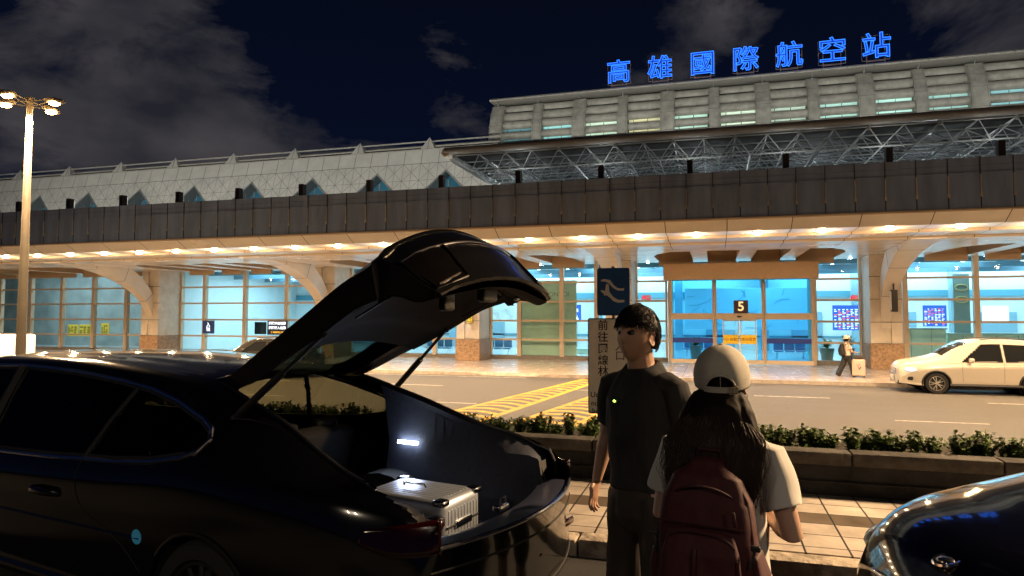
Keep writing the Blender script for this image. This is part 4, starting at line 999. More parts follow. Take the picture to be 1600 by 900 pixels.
def crossover(name, label, cat, paint, loc, hd, body_h=1.65, glassm=None, light_on=False, badge=False, group=None):
    k = body_h / 1.65
    S = Shell(4.6, [(0, .98 * k), (.05, 1.16 * k), (.18, 1.40 * k), (.40, 1.53 * k), (.9, 1.61 * k), (1.7, 1.66 * k), (2.3, 1.655 * k), (2.75, 1.58 * k), (3.1, 1.42 * k), (3.5, 1.17 * k), (3.75, 1.10 * k), (4.15, 1.02 * k), (4.42, .96 * k), (4.54, .88 * k), (4.6, .76 * k)],
              [(0, .84), (.4, 1.06), (1, 1.04), (3.1, .99), (3.5, .97), (4.1, .90), (4.4, .80), (4.6, .60)],
              [(0, .74), (.12, .83), (.4, .89), (1, .91), (3.7, .91), (4.1, .885), (4.4, .80), (4.55, .70), (4.6, .62)],
              [(0, .5), (.2, .56), (.6, .60), (1.6, .62), (2.6, .60), (3.3, .66), (3.6, .72), (4.2, .70), (4.6, .52)], [(0, .36), (.5, .25), (4, .24), (4.6, .30)], tail=.10, nose=.16, bend=.4)
    t = thing(name, label, cat, (0, 0, 0), group)
    xf, xr, rw = 3.68, .98, .34
    WF = [(2.95, 1.04), (2.34, 1.50 * k), (1.82, 1.52 * k), (1.80, 1.06)]; WR = [(1.72, 1.06), (1.74, 1.505 * k), (1.0, 1.48 * k), (.92, 1.08)]; WQ = [(.84, 1.09), (.90, 1.47 * k), (.5, 1.37 * k), (.42, 1.14)]
    wins = [WF, WR, WQ]
    def reg(x, c, v):
        if (c.x - xf) ** 2 + (c.z - rw) ** 2 < .385 ** 2 and abs(c.y) > .5: return None
        if (c.x - xr) ** 2 + (c.z - rw) ** 2 < .385 ** 2 and abs(c.y) > .5: return None
        if v > 2 and v < 3.4:
            for i, P in enumerate(wins):
                if inpoly(x, c.z, P): return 'sw%d%d' % (i, c.y > 0)
        if v < 2.05 and 2.74 < x < 3.46 and abs(c.y) < .62: return 'ws'
        if v < 2.05 and .07 < x < .30 and abs(c.y) < .54: return 'rw'
        return 'body'
    Rg = S.split(.022, reg)
    Rg['body'].build('body', paint, t, smooth=50)
    for q in ('ws', 'rw'):
        if q in Rg: Rg[q].build('windscreen' if q == 'ws' else 'rear_window', glassm or dglass, t, smooth=50)
    for sd in (1, -1):
        for i, P in enumerate(wins):
            key = 'sw%d%d' % (i, sd > 0)
            if key in Rg: wn = Rg[key].build('side_window', glassm or dglass, t, smooth=50)
            if key in Rg: S.line(P, .012, sd, .002, closed=True).build('window_trim', plas, wn)
        for xw in (xf, xr):
            wheel(t, xw, sd * .80, rw, .235)
            m = MB(); A = [(xw + .40 * math.cos(a), rw + .40 * math.sin(a)) for a in np.linspace(-.25, math.pi + .25, 26)]; S.line(A, .035, sd, -.012, mb=m); m.build('wheel_arch', plas, t)
            m = MB(); m.tube([(xw, sd * .35, rw), (xw, sd * .36, rw)], .40, 24); m.tube([(xw, sd * .36, rw), (xw, sd * .86, rw)], .40, 24, cap=False); m.build('wheel_well', wellm, t)
        m = MB(); m.rbox(2.72, sd * 1.02, 1.10, .13, .22, .15, .05, n=3); m.tube([(2.74, sd * .86, 1.02), (2.72, sd * .98, 1.05)], .025, 6); m.build('mirror', paint, t)
        m = MB()
        for P in ([(1.77, 1.03), (1.79, .8), (1.79, .32)], [(.86, 1.05), (.95, .82)], [(2.92, 1.0), (2.95, .8), (2.93, .32)], [(.9, .99), (2.9, .95)], [(1.33, .34), (2.9, .34)], [(2.98, 1.0), (3.7, .99), (4.35, .88)]): S.line(smooth_poly(P, 4, False), .005, sd, .0, mb=m, n=4)
        m.build('door_seam', mat('seam_black', (.01, .01, .01), .8), t)
        for xh in (1.94, .98):
            m = MB(); m.loft([(S.on(xh, .86, sd, .012), .014, .014), (S.on(xh + .10, .87, sd, .03), .016, .016), (S.on(xh + .2, .86, sd, .012), .014, .014)], n=8); m.build('door_handle', paint, t)
        m = MB(); S.line([(1.3, .30), (3.3, .30)], .05, sd, -.02, mb=m); m.build('side_skirt', plas, t)
        m = MB(); m.tube([(.5, sd * .60, 1.60 * k), (1.2, sd * .60, 1.675 * k), (2.0, sd * .60, 1.68 * k), (2.35, sd * .59, 1.65 * k)], .016, 6); m.build('roof_rail', mat('rail_dark', (.06, .06, .06), .35), t)
        m = MB(); m.ell(S.on(4.36, .76, sd, -.05) + Vector((.0, 0, 0)), (.20, .12, .075), nu=20, nv=10, M=Matrix.Rotation(R(-24) * sd, 3, 'Z').to_4x4())
        hl = m.build('headlight', mat('headlight_lens', (.75, .82, .9), .08, emit=(.75, .88, 1), estr=.55) if light_on else mat('clear_lens', (.45, .5, .55), .06, metal=.4), t)
        m = MB(); m.ell(S.on(4.37, .76, sd, -.005), (.075, .05, .045), nu=12, nv=8); m.build('reflector', chrome, hl)
        m = MB(); m.rbox(0, 0, 0, .26, .05, .12, .03, M=Matrix.Translation(S.on(4.42, .48, sd, -.02)) @ Matrix.Rotation(R(-38) * sd, 4, 'Z')); m.build('air_intake', plas, t)
        m = MB(); m.ell(S.on(.10, .95, sd, -.02), (.07, .10, .08), nu=12, nv=8); m.build('taillight', mat('red_lens', (.35, .005, .01), .12), t)
    m = MB()
    for z in (.60, .68, .76): m.rbox(4.60 + .155 - (z - .6) * .2, 0, z, .05, .72, .035, .01)
    m.build('grille', chrome, t)
    m = MB(); m.rbox(4.66, 0, .67, .10, .82, .30, .05); m.build('grille_mesh', plas, t)
    m = MB(); m.rbox(4.66, 0, .34, .12, 1.1, .16, .04); m.build('bumper_grille', plas, t)
    m = MB(); m.rbox(4.775, 0, .46, .012, .38, .13, .01); m.build('number_plate', mat('plate_white', (.7, .7, .68), .5), t)
    if badge:
        m = MB(); bp = Vector((S.warp(4.53, 0), 0, S.top(4.53, 0))); m.ell(bp, (.034, .034, .012)); m.tube([bp + Vector((.042 * math.cos(a), .042 * math.sin(a), -.012 * math.cos(a))) for a in np.linspace(0, 6.28, 24, endpoint=False)], .008, 6, closed=True); m.build('bonnet_emblem', chrome, t)
    m = MB(); m.box(.2, 4.3, -.55, .55, .2, .5); m.box(.9, 3.0, -.60, .60, .5, .95); m.build('underbody', wellm, t)
    c = -hd; setmats(t, loc, hd); return t, S
def nose_at(nx, ny, z, hd, L_=4.75): return (nx - L_ * math.cos(hd), ny - L_ * math.sin(hd), z)
whitep = mat('white_car_paint', (.50, .45, .38), .28, coat=.6, metal=.0); blackp = mat('black_car_paint', (.0025, .0025, .003), .14, coat=.8, spec=.4)
navyp = mat('navy_car_paint', (.002, .002, .004), .10, coat=1., spec=.6); greyp = mat('dark_grey_paint', (.03, .028, .026), .2, coat=1.)
crossover('parked_car', 'white crossover car with lit headlights by the terminal kerb', 'car', whitep, nose_at(5.85, 26.02, ZR, math.pi), math.pi, 1.76, light_on=True)
crossover('parked_car', 'dark grey car partly hidden behind the open tailgate, in front of the terminal', 'car', greyp, nose_at(-20.5, 24.6, ZR, math.pi), math.pi, 1.60)
crossover('parked_car', 'dark navy car with a glossy bonnet reflecting the terminal, in the lower right corner', 'car', navyp, nose_at(*RC_POS, 0, math.pi + RC_A), math.pi + RC_A, 1.72, badge=True)

# white van at the left edge
t = thing('parked_van', 'white van with red and navy panels behind the lamp post at the left edge', 'van', (0, 0, 0))
vx, vy, vz = -24.15, 18.4, ZR
m = MB(); m.rbox(vx - 2.3, vy, vz + 1.07, 4.6, 1.75, 1.55, .10, n=3); m.build('body', mat('van_white', (.75, .74, .72), .3, coat=.4), t)
m = MB(); m.rbox(vx - 1.0, vy - .88, vz + .78, 1.5, .02, .34, .01); m.build('navy_panel', mat('van_navy', (.01, .02, .10), .4), t)
MB().mesh(text_mesh('機場接送', .26, .001), Matrix.Translation((vx - 1.0, vy - .895, vz + .78)) @ FACE).build('lettering', mat('grey_letters', (.4, .42, .5), .5), t, smooth=0, fix=False)
MB().rbox(vx - 3.2, vy - .88, vz + .78, 2.4, .02, .34, .01).build('red_panel', mat('van_red', (.5, .03, .02), .4), t)
MB().rbox(vx - 1.0, vy - .88, vz + 1.07, 1.6, .02, .03, .005).build('pink_stripe', mat('van_pink', (.6, .15, .25), .4), t)
MB().rbox(vx - 3.3, vy - .875, vz + 1.42, 2.0, .02, .52, .09).build('side_window', dglass, t)
for x in (vx - .8, vx - 3.7): wheel(t, x, 0, .33, .2)
for ch in t.children:
    if ch.name.startswith('wheel'): ch.location = (0, vy - .72, vz)

# ---- the black car with the open tailgate
CH = R(168.5); CO = (-1.1, 3.45)
G = Shell(5.55, [(0, .93), (.05, 1.0), (.15, 1.06), (.5, 1.16), (1.0, 1.32), (1.5, 1.435), (2.1, 1.50), (2.9, 1.53), (3.7, 1.52), (4.3, 1.44), (4.7, 1.20), (5.0, 1.0), (5.3, .90), (5.48, .80), (5.55, .70)],
          [(0, .80), (.1, .92), (.5, 1.0), (1.25, 1.04), (2, 1.0), (3.3, .95), (4.7, .93), (5.2, .82), (5.55, .55)],
          [(0, .76), (.12, .84), (.4, .90), (1.1, .93), (2, .915), (4.3, .915), (5, .86), (5.4, .74), (5.55, .60)],
          [(0, .66), (.2, .68), (.6, .64), (1.2, .60), (1.8, .61), (2.8, .63), (3.8, .62), (4.4, .62), (5, .66), (5.55, .5)], [(0, .34), (.4, .24), (5, .22), (5.55, .30)], tail=.25, nose=.22, bend=.38)
car = thing('parked_car', 'large black hatchback car with its tailgate raised and boot lamp lit', 'car', (0, 0, 0))
Wq = smooth_poly([(2.10, 1.005), (1.92, 1.01), (1.55, 1.045), (1.34, 1.09), (1.27, 1.16), (1.39, 1.22), (1.7, 1.305), (1.98, 1.365)], 3)[:21] + [(1.98, 1.365)]
Wq = [(2.16, 1.0), (1.92, 1.01), (1.6, 1.04), (1.38, 1.08), (1.30, 1.11), (1.275, 1.155), (1.31, 1.19), (1.39, 1.225), (1.65, 1.30), (1.90, 1.35), (2.02, 1.365)]
Wr = [(2.06, 1.37), (2.3, 1.395), (2.65, 1.42), (3.0, 1.43), (3.22, 1.435), (3.26, .955), (2.9, .965), (2.5, .98), (2.20, 1.0)]
Wf = [(3.34, 1.435), (3.7, 1.42), (4.0, 1.37), (4.3, 1.25), (4.55, 1.08), (4.7, .97), (4.2, .945), (3.35, .95)]
yo = curve1([(-.3, .66), (0, .73), (.12, .745), (.4, .70), (.6, .66), (1.0, .585), (1.3, .55), (1.55, .50)])
xf, xr, rw = 4.55, 1.15, .345
SILL = .79
def reg(x, c, v):
    for xw in (xf, xr):
        if (c.x - xw) ** 2 + (c.z - rw) ** 2 < .385 ** 2 and abs(c.y) > .5: return None
    if v > 2 and v < 3.6:
        for i, P in enumerate((Wq, Wr, Wf)):
            if inpoly(x, c.z, P): return 'g%d%d' % (i, c.y > 0)
    if x < 1.56 and c.z > SILL and abs(c.y) < yo(x): return None
    if x < .02 and abs(c.y) < .735 and c.z > SILL: return None
    if v < 2.05 and 4.32 < x < 4.98 and abs(c.y) < .60: return 'ws'
    return 'body'
Rg = G.split(.02, reg)
b_ = Rg['body'].build('body', blackp, car, smooth=60, solid=0.0)
Rg['ws'].build('windscreen', dglass, car, smooth=60)
redl = mat('tail_red', (.012, .0005, .001), .12, coat=.6)
for sd in (1, -1):
    for i, nm in enumerate(('quarter_window', 'rear_door_window', 'front_door_window')):
        gl = Rg['g%d%d' % (i, sd > 0)].build(nm, cglass, car, smooth=60)
    m = MB(); V = []; nc = 0
    cols = [('s', x) for x in np.linspace(.21, .005, 12)] + [('r', y) for y in np.linspace(G.yside(0, .83), .71, 8)]
    for kd, q in cols:
        f_ = (.21 - q) / .21 if kd == 's' else 1; z0, z1 = .815 - .045 * min(1, f_ * 1.5), .875 + .04 * f_
        for b_i in range(7):
            z = z0 + (z1 - z0) * b_i / 6
            if kd == 's': p = G.on(q, z, sd, .006)
            else: p = Vector((G.warp(0, q) - .008, sd * q, z))
            V.append(p)
    m.add(V, [(i * 7 + j, (i + 1) * 7 + j, (i + 1) * 7 + j + 1, i * 7 + j + 1) for i in range(len(cols) - 1) for j in range(6)]); tl = m.build('taillight', redl, car, smooth=60, solid=.006)
    # chrome around the whole side glass
    top_ = [(2.16, 1.382)] ; loop = [(4.72, .955), (4.2, .935), (3.3, .94), (2.5, .965), (2.16, .985)] + [(1.92, .995), (1.6, 1.025), (1.38, 1.065), (1.285, 1.10), (1.255, 1.155), (1.295, 1.20), (1.39, 1.24), (1.65, 1.315), (1.90, 1.367), (2.2, 1.402), (2.65, 1.437), (3.0, 1.447), (3.3, 1.452), (3.7, 1.437), (4.0, 1.387), (4.3, 1.265), (4.55, 1.10)]
    m = MB(); m.tube([G.on(x, z, sd, .004) for x, z in loop], .0135, 8, closed=True); m.build('chrome_trim', mat('window_chrome', (.85, .86, .9), .10, metal=1), car)
    m = MB(); inner = [(p[0], p[1]) for p in loop]
    m.tube([G.on(x, z + (.018 if z < 1.1 else -.018), sd, .0) for x, z in loop], .010, 6, closed=True); m.build('window_seal', plas, car)
    m = MB()
    for P in ([(3.31, .93), (3.32, .7), (3.30, .30)], [(2.2, .98), (2.2, .86), (2.10, .72), (1.78, .60), (1.58, .45)], [(4.72, .93), (4.70, .6), (4.6, .5)]): G.line(smooth_poly(P, 5, False), .004, sd, .0, mb=m, n=4)
    m.build('door_seam', MATS['seam_black'], car)
    for x0, x1 in ((2.03, 2.19),):
        m = MB(); m.tube([G.on(x0, 1.37, sd, 0), G.on((x0 + x1) / 2, 1.19, sd, .004), G.on(x1, .99, sd, 0)], .016, 6)
        m.build('pillar_trim', plas, car)
    m = MB(); m.tube([G.on(3.30, 1.445, sd, 0), G.on(3.30, 1.2, sd, .0), G.on(3.30, .945, sd, 0)], .035, 6); m.build('pillar', plas, car)
    for xh in (2.36, 3.55):
        m = MB(); m.loft([(G.on(xh - .02, .78, sd, -.005), .02, .02), (G.on(xh + .05, .785, sd, .03), .022, .017), (G.on(xh + .20, .785, sd, .03), .022, .017), (G.on(xh + .25, .78, sd, -.005), .02, .02)], n=10, ref=(0, 0, 1)); m.build('door_handle', blackp, car)
        m = MB(); m.ell(G.on(xh + .1, .785, sd, -.035), (.11, .035, .05)); m.build('handle_cup', mat('gloss_black', (.004, .004, .004), .05, coat=1), car)
    if sd > 0: m = MB(); q = G.on(1.62, .65, sd, .0); m.tube([q + Vector((0, -.004 * sd, 0)), q + Vector((0, .003 * sd, 0))], .038, 24); m.build('reflection_disc', mat('reflection_blue', (.02, .09, .13), .2, emit=(.02, .12, .18), estr=.3), car)  # glowing disc standing in for a bluish ring reflection on the paint
    for xw in (xf, xr):
        wheel(car, xw, sd * .80, rw, .25, rimmat=mat('dark_rim', (.03, .03, .03), .3, metal=.5))
        m = MB(); A = [(xw + .39 * math.cos(a), rw + .39 * math.sin(a)) for a in np.linspace(-.25, math.pi + .25, 30)]; G.line(A, .014, sd, -.004, mb=m); m.build('wheel_arch', blackp, car)
        m = MB(); m.tube([(xw, sd * .45, rw), (xw, sd * .46, rw)], .40, 24); m.tube([(xw, sd * .46, rw), (xw, sd * .88, rw)], .40, 24, cap=False); m.build('wheel_well', wellm, car)
    m = MB(); m.loft([((4.45, sd * .98, 1.0), .04, .05), ((4.43, sd * 1.08, 1.02), .07, .08), ((4.44, sd * 1.16, 1.02), .05, .06)], n=10); m.build('mirror', blackp, car)
    # chamfer highlight line along the flank
    m = MB(); G.line([(x, .60 + .06 * (1 - x / 5)) for x in np.linspace(1.6, 4.2, 16)], .008, sd, -.003, mb=m); m.build('flank_crease', blackp, car)
    # inner boot walls, upper trim
    m = MB(); vs = []
    xsb = np.linspace(.02, 1.22, 20)
    for x in xsb:
        yy = yo(x); zt_ = G.top(x, yy) - .008; ywall = min(.60, yy - .03) if x > .25 else .60
        cz = lambda z_: min(z_, zt_ - .014)
        vs += [(G.warp(x, .6), sd * .58, .42), (G.warp(x, .6), sd * .60, .70), (x - .02, sd * (.615 if x < 1.3 else .60), cz(.93)), (x, sd * min(.66, yy + .03), cz(min(zt_ - .07, 1.2) if x > .3 else .955)), (x, sd * (yy - .012), zt_ - .012), (x, sd * (yy + .006), zt_)]
    k = 6; m.add(vs, [(i * k + j, (i + 1) * k + j, (i + 1) * k + j + 1, i * k + j + 1) for i in range(len(xsb) - 1) for j in range(k - 1)])
    yy = yo(.02); zt_ = G.top(.02, yy); m.add([(.018, sd * .55, .42), (.018, sd * .60, .70), (.018, sd * .615, min(.93, zt_ - .014)), (.018, sd * (yy + .004), zt_ - .004), (.018, sd * .755, .80), (.018, sd * .72, .42)], [(0, 1, 2, 3, 4, 5)])
    m.build('boot_side_trim', mat('boot_felt', (.016, .021, .040), .75, var=.3, vscale=30, bump=.2, bscale=250), car, smooth=50)
    # quarter inner rear closing
    m = MB(); m.add([(.02, sd * .58, .42), (.02, sd * .58, .80), (.05, sd * .60, .90), (.05, sd * .735, .90), (.02, sd * .735, .80)], [(0, 1, 2, 3, 4)]); m.build('corner_trim', mat('corner_black', (.004, .004, .005), .6), car, smooth=0)
    # rubber seal along the opening
    P = [Vector((x, sd * yo(x), G.top(x, yo(x)) + .002)) for x in np.linspace(1.56, .14, 26)] + [Vector((.04, sd * .735, .95)), Vector((-.01, sd * .72, .87)), Vector((-.04, sd * .66, SILL + .02))]
    m = MB(); m.tube(P, .011, 8); m.build('boot_seal', mat('seal_rubber', (.012, .012, .014), .28), car)
m = MB(); P = [Vector((G.warp(.0, y), y, SILL + .008)) for y in np.linspace(-.70, .70, 24)]
m.tube(P, .012, 8); m.build('sill_edge', mat('sill_steel', (.25, .26, .30), .2, metal=1), car)
m = MB(); vs = []
for y in np.linspace(-.66, .66, 16):
    xo = G.warp(0, y); vs += [(xo, y, SILL + .004), (xo + .10, y, SILL + .010), (xo + .20, y, SILL - .02), (xo + .24, y, .52)]
m.add(vs, [(i * 4 + j, (i + 1) * 4 + j, (i + 1) * 4 + j + 1, i * 4 + j + 1) for i in range(15) for j in range(3)]); m.build('sill_plate', mat('sill_plastic', (.03, .035, .06), .3), car, smooth=50)
m = MB(); m.rbox(.10 - .12, 0, SILL + .0, .05, .10, .03, .01); m.tube([(-.03, -.03, SILL), (-.03, -.03, SILL + .05), (-.03, .03, SILL + .05), (-.03, .03, SILL)], .006, 6); m.build('lock_catch', chrome, car)
MB().box(-.02, 1.7, -.59, .59, .48, .50).build('boot_floor', MATS['boot_felt'], car, smooth=0)
# cabin
leath = mat('seat_leather', (.004, .004, .004), .8, spec=.1)
m = MB(); m.loft([((1.62, 0, .50), .60, .10), ((1.60, 0, .75), .60, .10), ((1.50, 0, 1.0), .58, .07)], ref=(0, 1, 0), n=20, sup=4); m.build('rear_bench_back', leath, car)
for y in (-.36, 0, .36): m = MB(); m.rbox(1.56, y, 1.04, .09, .22, .11, .04); m.tube([(1.50, y - .05, .98), (1.5, y - .05, 1.06)], .008, 6); m.tube([(1.50, y + .05, .98), (1.5, y + .05, 1.06)], .008, 6); m.build('headrest', leath, car)
MB().rbox(2.0, 0, .50, .6, 1.2, .2, .06).build('rear_seat', leath, car)
for y in (-.38, .38):
    m = MB(); m.rbox(3.05, y, .52, .55, .52, .18, .06); m.loft([((2.82, y, .55), .25, .07), ((2.74, y, .85), .26, .07), ((2.64, y, 1.12), .20, .06)], ref=(0, 1, 0), n=16, sup=3)
    s_ = m.build('front_seat', leath, car); m = MB(); m.rbox(2.60, y, 1.27, .12, .27, .21, .06); m.tube([(2.63, y - .05, 1.1), (2.61, y - .05, 1.2)], .008); m.tube([(2.63, y + .05, 1.1), (2.61, y + .05, 1.2)], .008); m.build('headrest', leath, s_)
m = MB(); m.rbox(4.15, 0, .82, .5, 1.4, .25, .10); m.build('dashboard', leath, car)
m = MB(); m.tube([Vector((3.75 + .06 * math.sin(a) , .38 + .18 * math.cos(a), .92 + .18 * math.sin(a))) for a in np.linspace(0, 6.28, 24, endpoint=False)], .014, 6, closed=True); m.build('steering_wheel', leath, car)
m = MB(); m.box(.3, 5.0, -.60, .60, .22, .47); m.box(4.9, 5.4, -.6, .6, .3, .75); m.build('floor_pan', wellm, car, smooth=0)
vs = []; m = MB(); xs_ = np.linspace(1.66, 4.2, 16)
for x in xs_:
    for y in (-.58, -.3, 0, .3, .58): vs.append((x, y, G.top(x, y) - .035))
m.add(vs, [(i * 5 + j, (i + 1) * 5 + j, (i + 1) * 5 + j + 1, i * 5 + j + 1) for i in range(15) for j in range(4)]); m.build('headlining', mat('headlining', (.05, .05, .05), .9), car, smooth=50)
# bumper: grooves, exhausts, plate recess
m = MB()
for z in (.70, .42): m.tube([G.warp(0, y) * Vector((1, 0, 0)) + Vector((-.0, y, z)) for y in np.linspace(-.74, .74, 24)], .006, 5)
m.build('bumper_seam', MATS['seam_black'], car)
for y in (.50, -.50): MB().rbox(-.18, y, .60, .02, .16, .04, .01).build('reflector', redl, car)
# boot lamp
lp = Vector((1.02, -.585, .935)); m = MB(); m.rbox(lp.x, lp.y, lp.z, .16, .02, .022, .006); bl = m.build('boot_lamp', mat('led_bar', (1, 1, 1), .5, emit=(.75, .85, 1), estr=28), car)
lamp('lamp', 'AREA', lp + Vector((0, .02, -.005)), P_BOOT, (.62, .74, 1), bl, (.15, .03), rot=(0, 1, -.35))
# tailgate, open: centre line of its outer skin in the car's x-z plane
HC = [(1.60, 1.455), (1.46, 1.50), (1.15, 1.70), (.87, 1.89), (.6, 2.07), (.45, 2.165), (.36, 2.235), (.25, 2.245), (.15, 2.21), (.07, 2.15), (-.01, 2.065), (-.08, 1.995)]
HW = [.50, .53, .57, .60, .625, .64, .66, .68, .68, .67, .65, .60]; CR = [.03, .05, .08, .11, .13, .16, .18, .18, .17, .15, .13, .11]; TK = [.05, .09, .12, .14, .15, .17, .20, .20, .18, .15, .11, .02]
hcx = curve1([(i, p[0]) for i, p in enumerate(HC)]); hcz = curve1([(i, p[1]) for i, p in enumerate(HC)]); hw_ = curve1(list(enumerate(HW))); cr_ = curve1(list(enumerate(CR))); tk_ = curve1(list(enumerate(TK)))
def HP(s_, y, d):   # s_ along, y across, d depth below the outer skin
    x, z = hcx(s_), hcz(s_); e = .05; tx, tz = hcx(min(s_ + e, 11)) - hcx(max(s_ - e, 0)), hcz(min(s_ + e, 11)) - hcz(max(s_ - e, 0)); l = math.hypot(tx, tz); nx, nz = tz / l, -tx / l
    if nz < 0: nx, nz = -nx, -nz
    nx, nz = (nx * .5, .5 * nz + .5) if s_ > 7 else (nx, nz)
    c = cr_(s_) * (y / hw_(s_)) ** 2 * (1 if abs(y) < .9 * hw_(s_) else 1.1)
    return Vector((x - nx * (c + d), y, z - nz * (c + d)))
def patch(s0, s1, y0f, y1f, d0, d1, ns=14, ny=10):
    """solid block of the tailgate between two skins; y as a fraction of the half width"""
    m = MB(); V = []
    for a in range(ns + 1):
        s_ = s0 + (s1 - s0) * a / ns; h = hw_(s_); row = [HP(s_, h * (y0f + (y1f - y0f) * b / ny), d0 if d0 < 1 else 0) for b in range(ny + 1)]
        dd = d1 if d1 is not None else tk_(s_); row += [HP(s_, h * .97 * (y1f - (y1f - y0f) * b / ny), dd) for b in range(ny + 1)]; V += row
    k = 2 * (ny + 1)
    m.add(V, [(a * k + b, a * k + (b + 1) % k, (a + 1) * k + (b + 1) % k, (a + 1) * k + b) for a in range(ns) for b in range(k)] + [tuple(range(k))[::-1], tuple(ns * k + b for b in range(k))]); return m
tg = patch(2.2, 11, -1, 1, 0, None, 40, 24).build('tailgate', mat('tailgate_black', (.0020, .0020, .0024), .26, coat=.35, spec=.3), car, smooth=45)
patch(0, 2.2, .80, 1, 0, None, 16, 4).build('side_rail', MATS['tailgate_black'], tg, smooth=45); patch(0, 2.2, -1, -.80, 0, None, 16, 4).build('side_rail', MATS['tailgate_black'], tg, smooth=45)
patch(0, .55, -.8, .8, 0, None, 4, 12).build('upper_rail', MATS['tailgate_black'], tg, smooth=45)
patch(.5, 2.25, -.82, .82, .004, .010, 16, 14).build('rear_window', glass('tailgate_glass', (.30, .38, .36), .02), tg, smooth=45)
m = MB(); m.tube([HP(6.9, y, -.004) for y in np.linspace(-.66, .66, 24)], .012, 6); m.build('spoiler_edge', MATS['gloss_black'], tg)
m = MB(); m.tube([HP(8.5, y, -.002) + Vector((-.01, 0, 0)) for y in np.linspace(-.66, .66, 30)], .005, 5); m.build('spoiler_line', mat('window_chrome', (.5, .5, .5), .2), tg)
for sd in (1, -1):
    m = MB(); V = []
    for a in range(9):
        for b in range(7): s_ = 8.7 + 1.9 * a / 8; V.append(HP(s_, sd * (.40 + .26 * b / 6) * min(1, hw_(s_) / .67), -.006))
    m.add(V, [(a * 7 + b, a * 7 + b + 1, (a + 1) * 7 + b + 1, (a + 1) * 7 + b) for a in range(8) for b in range(6)]); m.build('tail_lamp', mat('smoked_lens', (.002, .0015, .0015), .22), tg, smooth=45)
    m = MB(); m.tube([HP(8.6, sd * .36, -.008), HP(8.6, sd * .66, -.008), HP(10.7, sd * .60, -.008), HP(10.7, sd * .38, -.008)], .007, 6, closed=True)
    m.build('lamp_bezel', MATS['gloss_black'], tg)
    m = MB(); m.tube([HP(10.45, sd * .42, -.010), HP(10.6, sd * .58, -.010)], .006, 5); m.build('lamp_strip', MATS['tail_red'], tg)
m = MB(); p = HP(10.2, 0, .17); m.rbox(p.x + .03, p.y, p.z, .05, .16, .09, .02); m.build('latch', plas, tg); m = MB(); p = HP(9.8, .35, .20); m.rbox(p.x, p.y, p.z + .0, .04, .10, .14, .015); m.build('pull_handle', plas, tg)
m = MB(); p = HP(10.2, -.30, .165); m.ell(p, (.015, .03, .015)); m.build('release_button', MATS['sill_steel'], tg)
m = MB()
for sd in (-1, 1): m.tube([HP(3.6, sd * .50, tk_(3.6) + .05), HP(5.5, sd * .53, tk_(5.5) + .05), HP(7.5, sd * .50, tk_(7.5) + .05)], .006, 5)
m.tube([HP(7.6, y, tk_(7.6) + .045) for y in np.linspace(-.5, .5, 12)], .006, 5); m.build('lining_edge', plas, tg)
m = MB(); V = []
for a in range(41):
    s_ = 2.22 + 8.6 * a / 40
    for b_i in range(21): f_ = -1 + 2 * b_i / 20; V.append(HP(s_, hw_(s_) * .975 * f_, tk_(s_) + .006 + .035 * max(0, 1 - abs(f_) ** 6) * (1 if a > 3 else 0)))
m.add(V, [(a * 21 + q, a * 21 + q + 1, (a + 1) * 21 + q + 1, (a + 1) * 21 + q) for a in range(40) for q in range(20)]); m.build('inner_lining', mat('lining_plastic', (.004, .004, .005), .75, spec=.15), tg, smooth=45)
for sd in (1, -1):
    m = MB(); a = Vector((1.22, sd * .66, 1.25)); b = HP(3.1, sd * .56, .15); m.tube([a, a.lerp(b, .55)], .020, 10); m.tube([a.lerp(b, .5), b], .011, 8); m.ell(a, (.022, .022, .022)); m.ell(b, (.02, .02, .02)); m.build('gas_strut', plas, car)
    m = MB(); m.tube([(1.75, sd * .47, 1.43), (1.66, sd * .47, 1.40), HP(.2, sd * .42, .06)], .022, 8); m.build('hinge', plas, car)
setmats(car, (CO[0], CO[1], 0), CH)
